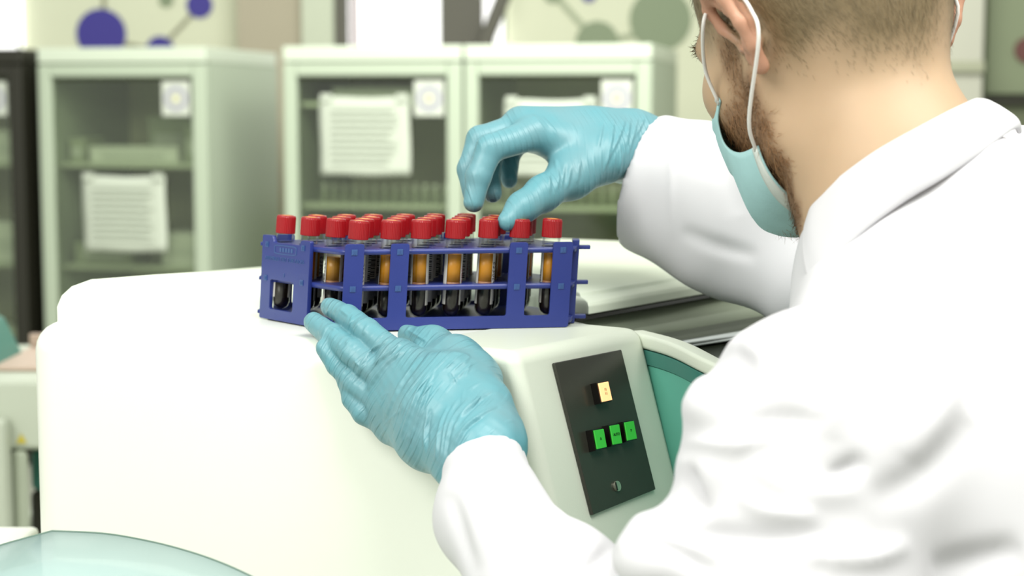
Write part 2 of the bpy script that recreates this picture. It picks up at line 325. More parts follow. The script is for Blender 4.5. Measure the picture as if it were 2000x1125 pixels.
tb = thing('teal_wedge', 'teal plastic hood on the bench analyser, cut by the left frame edge', 'hood', (P(-60, 742, YB+0.15)[0], YB+0.15, P(0, 742, YB)[2]))
bm = bmesh.new(); hexa(bm, [(-0.10, -0.1, 0.0005), (0.063, -0.1, 0.0005), (0.03, -0.1, 0.07), (-0.10, -0.1, 0.07)], (0, 0.2, 0)); obj('hood_shell', bm, M_TEAL_D, tb, bevel=0.006); box('hood_ridge', (-0.10, 0.02, -0.1, 0.1, 0.0705, 0.078), M_TEAL, tb, 0.002)
bt = thing('base_cabinet', 'white low cabinet top at the bottom of the left edge', 'cabinet'); a = P(-300, 1032, 1.62); b = P(72, 1032, 1.62)
box('cabinet_body', (a[0], b[0]-0.002, 1.36, 1.62, 0, a[2]-0.015), M_MACH2, bt, 0.006); box('cabinet_top', (a[0], b[0], 1.345, 1.63, a[2]-0.0145, a[2]), M_MACH, bt, 0.005)

# ------------------------------------------------------------------ the white centrifuge the rack stands on
Z0 = 1.178
mc = thing('centrifuge', 'big white rounded centrifuge under the blue tube rack with a black control panel', 'centrifuge')
A = at_z(1003, 690, Z0); B = at_z(74, 668, Z0); C = at_z(1256, 642, Z0)
B = np.array((-0.386, 1.35, Z0))
n = np.array((C[1]-A[1], -(C[0]-A[0]), 0)); n /= np.linalg.norm(n)      # faces the operator, right and towards us
TL = math.tan(math.radians(17))
near_a = at_z(1150, 622, Z0); near_b = at_z(1560, 548, Z0)
ld = (near_b-near_a)/np.linalg.norm(near_b-near_a); ln = np.array((ld[1], -ld[0], 0))
# body: front face, console corner cut back, rear
Cb = np.array((0.30, 1.62, Z0))
bm = bmesh.new(); prism(bm, [B[:2], A[:2]-n[:2]*0.012, C[:2]-n[:2]*0.012, (near_a-ln*0.003)[:2], (near_b-ln*0.003)[:2], (0.29, 1.83), (0.06, 1.91), (-0.305, 1.66), (-0.380, 1.50)], 0.0, Z0)
body = obj('body_shell', bm, M_MACH, mc, bevel=0.022, seg=5)
body.modifiers['bevel'].angle_limit = math.radians(25)
# console wedge: sloping face towards the operator
HC = 0.34; off = n*HC*TL; zu = np.array((0, 0, 0.0008))
bm = bmesh.new(); Ab = A-n*0.10; Cc = C-n*0.10
v = [bm.verts.new(p) for p in (A+zu, C+zu, Cc+zu, Ab+zu, A+off-np.array((0, 0, HC)), C+off-np.array((0, 0, HC)), Cc-np.array((0, 0, HC)), Ab-np.array((0, 0, HC)))]
for f_ in ((0,1,2,3),(7,6,5,4),(0,4,5,1),(1,5,6,2),(2,6,7,3),(3,7,4,0)): bm.faces.new([v[i] for i in f_])
obj('console_wedge', bm, M_MACH2, mc, bevel=0.010, seg=4)
zb_ = Z0-HC
bm = bmesh.new(); prism(bm, [(A+off)[:2], (C+off)[:2], Cc[:2], Ab[:2]], 0.0, zb_-0.001); obj('console_foot', bm, M_MACH2, mc, bevel=0.008)
pn = np.cross(C-A, off-np.array((0, 0, HC))); pn /= np.linalg.norm(pn)
if pn[1] > 0: pn = -pn
def hit(px, py, lift=0.0):
    o = np.array((0, 0, CZ)); d = P(px, py, 1.0)-o; q = A+pn*lift; return o+d*(np.dot(q-o, pn)/np.dot(d, pn))
pan = [hit(*q, 0.0005) for q in ((1077, 710), (1208, 684), (1275, 957), (1152, 1007))]
bm = bmesh.new(); hexa(bm, pan, pn*0.003); cp = obj('control_panel', bm, M_BLACK, mc, bevel=0.0008)
cp['label'] = 'glossy black control panel'
def c6(x, y): return (1000+x*0.4444, 560+y*0.4444)
M_GRN = mat('green_lamp', (0.03, 0.36, 0.03), 0.35, emit=0.35); M_ORG = mat('orange_lamp', (1.0, 0.50, 0.22), 0.35, emit=0.9)
def button(q, m, label, txt, lift=0.010):
    face = [hit(*c6(*p), lift) for p in q]; base = [p-pn*(lift-0.0036) for p in face]
    cen = sum(face)/4; hs = [cen+(p-cen)*1.12 for p in face]
    bm = bmesh.new(); hexa(bm, [p-pn*(lift-0.0036) for p in hs], pn*(lift-0.0036-0.0005)); hsg = obj('button_housing', bm, M_BLACK2, mc)
    bm = bmesh.new(); hexa(bm, [p-pn*0.0004 for p in face], pn*0.0012); b = obj('lit_button', bm, m, mc, bevel=0.0004); b['label'] = label
    me = text_mesh(txt, 0.0030, 0.0001); ux = face[1]-face[0]; ux /= np.linalg.norm(ux); uy = np.cross(pn, ux)
    R = Matrix((ux, uy, pn)).transposed().to_4x4(); R.translation = Vector(cen+pn*0.0011); me.transform(R); link('button_print', me, M_BLACK2, b)
button([(378, 425), (420, 417), (438, 498), (395, 507)], M_ORG, 'orange lit square button', 'I I\nI I')
button([(357, 632), (400, 625), (414, 705), (372, 715)], M_GRN, 'green lit button, left of three', 'A')
button([(428, 612), (468, 605), (482, 688), (442, 695)], M_GRN, 'green lit button, middle of three', 'AUTO')
button([(492, 597), (532, 590), (547, 668), (505, 677)], M_GRN, 'green lit button, right of three', 'P')
bm = bmesh.new(); disc(bm, hit(*c6(459, 877), 0.0036), pn, 0.0085*0.45, 0.0015, 20); lk = obj('panel_lock', bm, mat('lock_metal', (0.5, 0.5, 0.4), 0.35, metal=0.8), mc)
bm = bmesh.new(); c_ = hit(*c6(459, 877), 0.0052); ux = (C-A)/np.linalg.norm(C-A); uy = np.cross(pn, ux)
hexa(bm, [c_-ux*0.0006-uy*0.003, c_+ux*0.0006-uy*0.003, c_+ux*0.0006+uy*0.003, c_-ux*0.0006+uy*0.003], pn*0.0004); obj('key_slot', bm, M_BLACK2, lk)
# curved front door right of the console: white rim over a teal face
d0 = np.array((C[0]-0.012, C[1]+0.012)); rim = spline([(d0[0], d0[1], Z0-0.003), (0.118, 1.285, Z0-0.005), (0.145, 1.235, Z0-0.013), (0.20, 1.19, Z0-0.03), (0.27, 1.17, Z0-0.05)], 6)
def sheet(name, top, h0, h1, thick, m, par, bevel=0.003, lean=0.0):
    bm = bmesh.new(); T = []
    for k, p in enumerate(top):
        q = top[min(k+1, len(top)-1)]-top[max(k-1, 0)]; s = np.array((-q[1], q[0])); s /= np.linalg.norm(s)
        o = -s*lean; T.append([bm.verts.new(c) for c in ((p[0]+o[0]*h0, p[1]+o[1]*h0, p[2]-h0), (p[0]+o[0]*h1, p[1]+o[1]*h1, p[2]-h1), (p[0]+o[0]*h1+s[0]*thick, p[1]+o[1]*h1+s[1]*thick, p[2]-h1), (p[0]+o[0]*h0+s[0]*thick, p[1]+o[1]*h0+s[1]*thick, p[2]-h0))])
    for a_, b_ in zip(T, T[1:]):
        for i in range(4): j = (i+1) % 4; bm.faces.new((a_[i], b_[i], b_[j], a_[j]))
    bm.faces.new(T[0]); bm.faces.new(T[-1][::-1]); return obj(name, bm, m, par, bevel=bevel)
sheet('door_rim', rim, 0.0, 0.012, 0.016, M_MACH2, mc, 0.003, -0.1)
sheet('door_band', [p+np.array((0.001, 0.001, 0)) for p in rim], 0.0125, 0.024, 0.012, M_TEAL_D, mc, 0.0005, -0.1)
sheet('door_face', [p+np.array((0.002, 0.002, 0)) for p in rim], 0.0245, 0.36, 0.012, M_TEAL, mc, 0.0005, -0.1)
# stainless chamber below the lid, its reflections put in as light and dark strips
def swept(name, prof, s0, s1, m, sm=True):
    bm = bmesh.new(); r0 = []
    for s in np.linspace(s0, s1, 14):
        fl = 1+0.9*(s-s0)/(s1-s0); r0.append([bm.verts.new(near_a+ld*s+ln*(u*fl-0.010)+np.array((0, 0, z_))) for u, z_ in prof])
    for a_, b_ in zip(r0, r0[1:]):
        for i in range(len(prof)-1): bm.faces.new((a_[i], b_[i], b_[i+1], a_[i+1]))
    o = obj(name, bm, m, mc, sm); md = o.modifiers.new('t', 'SOLIDIFY'); md.thickness = 0.0015; return o
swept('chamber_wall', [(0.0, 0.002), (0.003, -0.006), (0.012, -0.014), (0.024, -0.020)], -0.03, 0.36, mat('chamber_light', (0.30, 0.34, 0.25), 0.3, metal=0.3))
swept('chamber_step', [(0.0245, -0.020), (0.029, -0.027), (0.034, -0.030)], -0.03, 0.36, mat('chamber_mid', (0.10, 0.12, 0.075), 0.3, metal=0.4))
swept('highlight_strip', [(0.0345, -0.028), (0.038, -0.0255), (0.043, -0.0265), (0.046, -0.031)], 0.06, 0.36, mat('chamber_glint', (0.80, 0.84, 0.86), 0.08, metal=1))  # bright strip put in for the highlight on the steel
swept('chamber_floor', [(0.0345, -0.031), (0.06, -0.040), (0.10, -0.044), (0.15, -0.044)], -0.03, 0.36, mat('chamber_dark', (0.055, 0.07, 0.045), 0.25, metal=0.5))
bm = bmesh.new(); hexa(bm, [near_a+ln*0.001+ld*-0.02+np.array((0, 0, -0.0005)), near_a+ld*0.36+ln*0.001+np.array((0, 0, -0.0005)), near_a+ld*0.36-ln*0.02+np.array((0, 0, -0.0005)), near_a-ld*0.02-ln*0.02+np.array((0, 0, -0.0005))], (0, 0, 0.003)); obj('lid_shadow_gap', bm, M_BLACK2, mc)  # black strip standing in for the shadow in the gap under the lid
# lid: low dome with a flange
lo = [np.array((-0.372, 1.385, Z0)), np.array((-0.22, 1.448, Z0)), np.array((0.02, 1.455, Z0)), near_a, near_b, np.array((0.30, 1.84, Z0)), np.array((0.06, 1.92, Z0)), np.array((-0.30, 1.66, Z0)), np.array((-0.368, 1.50, Z0))]
cen = np.array((-0.02, 1.62, Z0))
def ring(k, z): return [cen+(p-cen)*np.array((k, k, 0))+np.array((0, 0, z_)) for p, z_ in zip(lo, z)]
rings = [ring(1.0, [-0.003, -0.003, -0.003, 0.003, 0.003, 0.003, -0.003, -0.003, -0.003]),
         ring(1.0, [0.010, 0.008, 0.009, 0.010, 0.010, 0.012, 0.012, 0.006, 0.008]), ring(0.99, [0.019, 0.012, 0.012, 0.013, 0.013, 0.015, 0.015, 0.008, 0.014]), ring(0.97, [0.026, 0.016, 0.0145, 0.0145, 0.0145, 0.020, 0.020, 0.010, 0.019]),
         ring(0.93, [0.031, 0.020, 0.016, 0.016, 0.016, 0.022, 0.024, 0.012, 0.022]), ring(0.92, [0.031, 0.021, 0.018, 0.019, 0.019, 0.023, 0.025, 0.013, 0.022]),
         ring(0.80, [0.032, 0.024, 0.024, 0.025, 0.025, 0.027, 0.030, 0.018, 0.024]), ring(0.5, [0.031, 0.028, 0.028, 0.029, 0.030, 0.031, 0.032, 0.026, 0.028])]
bm = bmesh.new(); RV = [[bm.verts.new(p) for p in r] for r in rings]
for a_, b_ in zip(RV, RV[1:]):
    for i in range(9): j = (i+1) % 9; bm.faces.new((a_[i], a_[j], b_[j], b_[i]))
bm.faces.new(RV[0][::-1]); bm.faces.new(RV[-1]); obj('lid', bm, mat('lid_white', (0.78, 0.84, 0.70), 0.3), mc, bevel=0.004, seg=3)

# ------------------------------------------------------------------ tinted cover of a machine in the foreground
fc = thing('tinted_cover_machine', 'low white device with a domed blue-green tinted cover at the bottom left corner', 'device')
zt = P(150, 1045, 1.12)[2]
arc = [P(px, py, Y) for px, py, Y in ((-40, 1078, 1.13), (20, 1060, 1.14), (101, 1038, 1.15), (200, 1043, 1.14), (280, 1056, 1.12), (350, 1073, 1.09), (420, 1096, 1.06), (490, 1127, 1.03), (560, 1168, 0.99))]
arc = arc[:3]+[np.array(p) for p in spline(arc[2:], 6)[1:]]
M_ACR = mat('tinted_acrylic', (0.38, 0.53, 0.52), 0.16); M_ACR.node_tree.nodes['Principled BSDF'].inputs['Alpha'].default_value = 0.62
bm = bmesh.new(); T = []
for p in arc:
    d_ = np.array((0.0, -1, 0)); col_ = []
    for u, dz in ((0, 0), (0.06, 0.012), (0.13, 0.016), (0.20, 0.012), (0.28, -0.005)):
        col_.append(bm.verts.new((p[0]*(1-0.4*u), p[1]-u*0.9, p[2]+dz-u*0.45)))
    T.append(col_)
for a_, b_ in zip(T, T[1:]):
    for i in range(4): bm.faces.new((a_[i], b_[i], b_[i+1], a_[i+1]))
cv = obj('tinted_cover', bm, M_ACR, fc, True); md = cv.modifiers.new('t', 'SOLIDIFY'); md.thickness = 0.003
bm = tube_mesh([np.array(p)+np.array((0, 0.0015, 0)) for p in arc], 0.0007, 6); obj('cover_edge', bm, mat('edge_dark', (0.13, 0.20, 0.16), 0.3), fc, True)
box('device_body', (-0.42, -0.02, 0.66, 1.18, 0, 0.935), M_MACH2, fc, 0.012)
sheet('inner_bowl', [np.array((x, 1.12-0.6*(x+0.3)**2, 1.018)) for x in np.linspace(-0.40, -0.27, 8)], 0.0, 0.07, 0.004, M_STEEL, fc, 0.001)

# ------------------------------------------------------------------ blue assembled test tube rack
M_BLUE = mat('rack_blue', (0.018, 0.032, 0.190), 0.38, noise=0.06, nscale=60, bump=0.04, bscale=700)
M_BLUE2 = mat('rack_blue_pale', (0.035, 0.085, 0.24), 0.5)  # paler blue for tab ends, badge and lettering
SHEAR = 0.062
RL = np.array((-0.08, 1.35, Z0))
rk = thing('test_tube_rack', 'blue plastic assembled test tube rack full of red-capped tubes', 'rack', RL)
def rack_part(name, me, m=M_BLUE, parent=None, bevel=0.0006):
    co = np.empty(len(me.vertices)*3, np.float32); me.vertices.foreach_get('co', co); co = co.reshape(-1, 3)
    co[:, 0] += SHEAR*(co[:, 2]-Z0); co -= RL; me.vertices.foreach_set('co', co.ravel()); me.update()
    o = link(name, me, m, parent or rk)
    if bevel:
        md = o.modifiers.new('bevel', 'BEVEL'); md.width = bevel; md.segments = 2; md.limit_method = 'ANGLE'
    return o
def flat(outer, holes, t):
    """flat plate with holes, thickness t, as a mesh in its own xy plane (0..t in z)"""
    cu = bpy.data.curves.new('c', 'CURVE'); cu.dimensions = '2D'; cu.fill_mode = 'BOTH'; cu.extrude = t/2
    for pts in [outer]+holes:
        s = cu.splines.new('POLY'); s.points.add(len(pts)-1); s.use_cyclic_u = True
        for q, p in zip(s.points, pts): q.co = (p[0], p[1], 0, 1)
    o = bpy.data.objects.new('c', cu); COL.objects.link(o); bpy.context.view_layer.update()
    me = bpy.data.meshes.new_from_object(o.evaluated_get(bpy.context.evaluated_depsgraph_get())); bpy.data.objects.remove(o); bpy.data.curves.remove(cu)
    bm = bmesh.new(); bm.from_mesh(me); bmesh.ops.remove_doubles(bm, verts=bm.verts, dist=1e-6); bm.to_mesh(me); bm.free()
    me.transform(Matrix.Translation((0, 0, t/2))); return me
def place(me, org, ux, uy, uz):
    R = Matrix((ux, uy, uz)).transposed().to_4x4(); R.translation = Vector(org); me.transform(R); return me
def rnd(pts, r, n=4):
    """round every corner of a polygon"""
    out = []; N = len(pts)
    for i in range(N):
        p = np.array(pts[i], float); a = np.array(pts[i-1], float)-p; b = np.array(pts[(i+1) % N], float)-p
        rr = min(r, np.linalg.norm(a)*0.45, np.linalg.norm(b)*0.45); A_ = p+a/np.linalg.norm(a)*rr; B_ = p+b/np.linalg.norm(b)*rr
        for k in range(n+1): t = k/n; out.append(tuple((1-t)**2*A_+2*t*(1-t)*p+t*t*B_))
    return out
def circ(c, r, n=20): return [(c[0]+r*math.cos(2*math.pi*i/n), c[1]+r*math.sin(2*math.pi*i/n)) for i in range(n)]
T0 = P(698, 447, 1.318); TU = np.array((0.02525, 0.0036)); TV = np.array((0.0026, 0.0240))
def hole_xy(c, r): return np.array((T0[0]-SHEAR*0.082+(0.0035 if c < 0 else 0), 1.318+(0.0015 if c < 0 else 0)))+c*TU+r*TV
SLOTS = [(-3, 3), (-2, 2), (-2, 3), (-1, 1), (-1, 2), (-1, 3)]+[(c, r) for c in range(0, 4) for r in range(4)]+[(4, 0), (4, 1), (4, 2), (5, 0), (5, 1), (5, 2), (6, 0)]
SPARE = [(4, 3), (6, 1)]
FL = np.array((-0.1335, 1.3025)); FR = np.array((0.0452, 1.3285)); R2 = np.array((0.0500, 1.362)); BR = np.array((-0.004, 1.428)); BL = np.array((-0.198, 1.402)); LB = np.array((-0.2045, 1.389))
outer = rnd([FL, FR, R2, BR, BL, LB], 0.006)
Zs = ((0.004, False), (0.0315, True), (0.0595, True))
for z, h in Zs:
    me = flat(outer, [circ(hole_xy(*s), 0.0079) for s in SLOTS+SPARE] if h else [], 0.004); me.transform(Matrix.Translation((0, 0, Z0+z)))
    rack_part('base_plate' if not h else 'holed_plate', me, bevel=0)
uF = (FR-FL)/np.linalg.norm(FR-FL); uF3 = (uF[0], uF[1], 0); nF = (uF[1], -uF[0], 0)
def sF(px):       # along-front coordinate seen at pixel column px at mid height
    k = (px-1000)/FPX; q = FL; return (k*q[1]-q[0]-SHEAR*0.03)/(uF[0]-k*uF[1])
po = [(sF(a), sF(b)) for a, b in ((667, 705), (757, 793), (990, 1025), (1075, 1113))]
HT = 0.0668; RB = 0.0095
o2 = [(po[0][0]-0.0, 0.0)]
o2 += [(po[3][1], 0.0)]
top = []
for i, (a, b) in enumerate(po): top += [(a, RB)] if i else []; top += [(a, HT), (b, HT)]; top += [(b, RB)] if i < 3 else []
o2 += top[::-1]
me = place(flat(rnd(o2, 0.0022), [], 0.0034), (FL[0], FL[1], Z0+0.0012), uF3, (0, 0, 1), nF); rack_part('front_panel', me)
def tab(s, h, org, u3, nn, off):
    c = np.array((org[0], org[1], Z0))+np.array(u3)*s+np.array((0, 0, h))+np.array(nn)*off
    u3 = np.array(u3); nn = np.array(nn); z = np.array((0, 0, 1))
    bm = bmesh.new(); hexa(bm, [c-u3*0.0022-z*0.0022, c+u3*0.0022-z*0.0022, c+u3*0.0022+z*0.0022, c-u3*0.0022+z*0.0022], nn*0.0005)
    for k in (-0.0009, 0.0007): hexa(bm, [c+u3*k-z*0.0014+nn*0.0005, c+u3*(k+0.0006)-z*0.0014+nn*0.0005, c+u3*(k+0.0006)+z*0.0014+nn*0.0005, c+u3*k+z*0.0014+nn*0.0005], nn*0.0004)
    bmesh.ops.recalc_face_normals(bm, faces=bm.faces); me = bpy.data.meshes.new('tab'); bm.to_mesh(me); bm.free(); rack_part('tab_end', me, M_BLUE2, bevel=0)
for a, b in po:
    for h in (0.0618, 0.0335): tab((a+b)/2, h, FL, uF3, nF, 0.0034)
# panel on the slanted left end, with a window, an oval badge and moulded lettering
LNp = FL+(LB-FL)*0.365; uL = (LNp-LB)/np.linalg.norm(LNp-LB); LL = np.linalg.norm(LNp-LB); uL3 = (uL[0], uL[1], 0); nL = (uL[1], -uL[0], 0)
oL = rnd([(0, 0), (LL, 0), (LL, 0.0665), (LL-0.013, 0.0665), (LL-0.015, 0.0625), (0.017, 0.0625), (0.015, 0.0680), (0, 0.0680)], 0.0018)
wn = rnd([(0.0145, 0.0085), (0.0495, 0.0085), (0.0495, 0.0325), (0.0145, 0.0325)], 0.002)
me = place(flat(oL, [wn], 0.0034), (LB[0], LB[1], Z0+0.0012), uL3, (0, 0, 1), nL); rack_part('end_panel', me)
for s in (0.0075, LL-0.0095):
    for h in (0.0618, 0.0345): tab(s, h, LB, uL3, nL, 0.0034)
ov = [(0.0355+0.0165*max(-1, min(1, 1.25*math.cos(a))), 0.0573+0.0037*max(-1, min(1, 1.25*math.sin(a)))) for a in np.linspace(0, 2*math.pi, 40, endpoint=False)]
ovi = [(0.0355+(p[0]-0.0355)*0.955, 0.0573+(p[1]-0.0573)*0.82) for p in ov]
rack_part('badge_outline', place(flat(ov, [ovi], 0.0004), np.array((LB[0], LB[1], Z0+0.0012))+np.array(nL)*0.0033, uL3, (0, 0, 1), nL), M_BLUE2, bevel=0)
for txt, s, h, sz in (('ASSEMBLED TEST TUBE RACKS', 0.0345, 0.0495, 0.0043), ('3', 0.0350, 0.0370, 0.0045)):
    me = text_mesh(txt, sz, 0.0002); rack_part('moulded_lettering', place(me, np.array((LB[0], LB[1], Z0+0.0012))+np.array(uL3)*s+np.array((0, 0, h))+np.array(nL)*0.0035, uL3, (0, 0, 1), nL), M_BLUE2, bevel=0)
for k in range(5):
    bm = bmesh.new(); c = np.array((LB[0], LB[1], Z0+0.0012))+np.array(uL3)*(0.027+k*0.0042)+np.array((0, 0, 0.0556))+np.array(nL)*0.0033; hexa(bm, [c, c+np.array(uL3)*0.0026, c+np.array(uL3)*0.0026+np.array((0, 0, 0.0034)), c+np.array((0, 0, 0.0034))], np.array(nL)*0.0004)
    me = bpy.data.meshes.new('m'); bm.to_mesh(me); bm.free(); rack_part('badge_mark', me, M_BLUE2, bevel=0)
# back comb panel, right end post, tabs that stick out at both ends, feet
uB = (BR-BL)/np.linalg.norm(BR-BL); lb = np.linalg.norm(BR-BL); oB = [(0, 0), (lb, 0)]; tp_ = []
ps = [(0, 0.015), (0.045, 0.06), (lb-0.06, lb-0.045), (lb-0.015, lb)]
for i, (a, b) in enumerate(ps): tp_ += [(a, RB)] if i else []; tp_ += [(a, HT), (b, HT)]; tp_ += [(b, RB)] if i < 3 else []
rack_part('back_panel', place(flat(rnd(oB+tp_[::-1], 0.002), [], 0.0034), (BL[0], BL[1], Z0+0.0012), (uB[0], uB[1], 0), (0, 0, 1), (-uB[1], uB[0], 0)))
def rbox(name, c, u, a, b, c0, c1, z0, z1, m=M_BLUE):
    u = np.array(u); v = np.array((-u[1], u[0])); bm = bmesh.new(); q = [c+u*a+v*c0, c+u*b+v*c0, c+u*b+v*c1, c+u*a+v*c1]; prism(bm, q, Z0+z0, Z0+z1)
    bmesh.ops.recalc_face_normals(bm, faces=bm.faces); me = bpy.data.meshes.new(name); bm.to_mesh(me); bm.free(); return rack_part(name, me, m)
X1 = np.array((1.0, 0.0))
rbox('end_post', R2, X1, -0.006, -0.0005, -0.014, 0.002, 0.0012, HT+0.001); rbox('end_post', BR, X1, -0.010, 0.0, -0.014, 0.0, 0.0012, HT)
for z in (0.0045, 0.0320, 0.0600):
    rbox('end_tab', R2, X1, -0.001, 0.0085, -0.010, -0.002, z, z+0.003); rbox('end_tab', LB, X1, -0.0045, 0.003, -0.001, 0.006, z, z+0.003)
for c, dx in ((FL, 0.006), (FR, -0.012), (LB, 0.004), (BR, -0.01)): rbox('foot', c, uF, dx, dx+0.006, 0.004, 0.010, 0.0, 0.0042)

# ------------------------------------------------------------------ blood tubes
M_RED = mat('cap_red', (0.31, 0.006, 0.010), 0.30); M_YI = mat('cap_yellow', (0.62, 0.25, 0.02), 0.4)
M_TUBE = clear_mat('tube_plastic', (0.94, 0.95, 0.91), 0.06, 0.05, 0.42)
M_BLOOD = mat('blood', (0.010, 0.005, 0.003), 0.3, spec=0.3); M_GEL = mat('gel', (0.42, 0.20, 0.10), 0.4)
M_SER = [mat('serum_gold', (0.66, 0.27, 0.004), 0.35), mat('serum_amber', (0.70, 0.20, 0.006), 0.35), mat('serum_straw', (0.48, 0.22, 0.01), 0.35)]
M_LAB = mat('label_paper', (0.52, 0.50, 0.46), 0.7); M_INKB = mat('label_ink', (0.01, 0.01, 0.01), 0.7); M_INKR = mat('label_red_ink', (0.35, 0.02, 0.03), 0.7)
RT = 0.0070; LT = 0.0770
def lmesh(prof, n=24, cap=True):
    bm = bmesh.new(); lathe(bm, prof, n, cap); bmesh.ops.recalc_face_normals(bm, faces=bm.faces); me = bpy.data.meshes.new('m'); bm.to_mesh(me); bm.free(); me.polygons.foreach_set('use_smooth', [True]*len(me.polygons)); return me
ME_T = lmesh([(0.0006, 0), (0.003, 0.0008), (0.0058, 0.003), (RT, 0.0065), (RT, 0.062), (0.0066, 0.064)], cap=True)
bm = bmesh.new(); n_ = 72; prof = [(0.0074, 0.0622, 0), (0.0079, 0.0626, 1), (0.0078, 0.0752, 1), (0.0073, 0.0766, 0), (0.0056, 0.0770, 0), (0.0052, 0.0763, 0)]; rg = []
for r, z, rib in prof: rg.append([bm.verts.new(((r-(0.00028 if rib and i % 2 else 0))*math.cos(2*math.pi*i/n_), (r-(0.00028 if rib and i % 2 else 0))*math.sin(2*math.pi*i/n_), z)) for i in range(n_)])
for a, b in zip(rg, rg[1:]):
    for i in range(n_): j = (i+1) % n_; bm.faces.new((a[i], a[j], b[j], b[i]))
bm.faces.new(rg[0][::-1]); bm.faces.new(rg[-1]); bmesh.ops.recalc_face_normals(bm, faces=bm.faces); ME_C = bpy.data.meshes.new('cap'); bm.to_mesh(ME_C); bm.free()
ME_I = lmesh([(0.0050, 0.0762), (0.0050, 0.0768), (0.003, 0.07695)], 20)
RC = RT-0.0005
ME_B = lmesh([(0.001, 0.0012), (0.003, 0.0020), (0.0054, 0.0040), (RC, 0.0072), (RC, 0.0245)]); ME_G = lmesh([(RC, 0.02455), (RC, 0.0282)]); 
ME_S = [lmesh([(RC, 0.02825), (RC, z)]) for z in (0.0500, 0.0535, 0.0465)]
def arc_mesh(rects, r, t=0.00012):
    bm = bmesh.new()
    for a0, a1, z0, z1 in rects:
        k = max(2, int(abs(a1-a0)/0.2)); ring_ = [[bm.verts.new((rr*math.cos(a), rr*math.sin(a), z)) for rr, z in ((r, z0), (r, z1), (r+t, z1), (r+t, z0))] for a in np.linspace(a0, a1, k+1)]
        for p, q in zip(ring_, ring_[1:]):
            for i in range(4): j = (i+1) % 4; bm.faces.new((p[i], q[i], q[j], p[j]))
        bm.faces.new(ring_[0]); bm.faces.new(ring_[-1][::-1])
    bmesh.ops.recalc_face_normals(bm, faces=bm.faces); me = bpy.data.meshes.new('arc'); bm.to_mesh(me); bm.free(); return me
LA = 2.30   # label half-angle
ME_L = arc_mesh([(-LA, LA, 0.0105, 0.0535)], RT+0.00008)
rows = []; z = 0.022
while z < 0.048: h_ = random.choice((0.0004, 0.0007, 0.0011)); rows.append((-LA+0.95, -LA+1.75, z, z+h_)); z += h_+random.choice((0.0004, 0.0006, 0.0009))
ME_BAR = arc_mesh(rows, RT+0.00022, 0.00006)
def wrap_text(body, size, ang):
    me = text_mesh(body, size, 0.00003)
    for v in me.vertices: x, y, z_ = v.co; a = ang-y/RT; v.co = ((RT+0.00025+z_)*math.cos(a), (RT+0.00025+z_)*math.sin(a), 0.032+(-x))
    return me
ME_N = [wrap_text('52305441', 0.0062, -LA+0.42), wrap_text('5230544', 0.0058, LA-0.42), wrap_text('Date', 0.0050, LA-0.5), wrap_text('VACUUM', 0.0045, -LA+0.4)]
def add(name, me, m, par):
    if not me.materials: me.materials.append(m)
    o = bpy.data.objects.new(name, me); COL.objects.link(o); o.parent = par; return o
ROWN = ['front row', 'second row', 'third row', 'back row']; ORD = ['first', 'second', 'third', 'fourth', 'fifth', 'sixth', 'seventh', 'eighth', 'ninth', 'tenth']
for r in range(4):
    cs = sorted(c for c, rr in SLOTS if rr == r)
    for k, c in enumerate(cs):
        x, y = hole_xy(c, r)
        if c == -3: lab = 'red-capped blood tube standing alone at the far left corner of the blue rack'
        elif c == 6: lab = 'red-capped blood tube standing alone at the right end of the blue rack'
        else: lab = 'red-capped blood tube in the %s of the blue rack, %s from the left' % (ROWN[r], ORD[k])
        t = thing('blood_tube', lab, 'test tube', (x+SHEAR*0.0085, y, Z0+0.0085), 0, 'red-capped blood tubes in the blue rack')
        t.rotation_euler = (random.uniform(-0.015, 0.015), math.atan(SHEAR)+random.uniform(-0.02, 0.02), 0)
        add('tube_glass', ME_T, M_TUBE, t); cp_ = add('cap', ME_C, M_RED, t); add('cap_insert', ME_I, M_YI, cp_)
        add('blood', ME_B, M_BLOOD, t); add('gel_layer', ME_G, M_GEL, t); i = (c*3+r*5) % 3; se = add('serum', ME_S[i], M_SER[i], t)
        lb_ = add('paper_label', ME_L, M_LAB, t)
        # window of the label turned towards the viewer in the front row, any way elsewhere
        base = math.pi/2+(random.uniform(-0.45, 0.25) if (r == 0 or c < 0) else random.uniform(-2.2, 2.2)); lb_.rotation_euler = (0, 0, base)
        add('barcode', ME_BAR, M_INKB, lb_); q = (c+2*r) % 4; add('printed_text', ME_N[q], M_INKR if q == 3 else M_INKB, lb_)

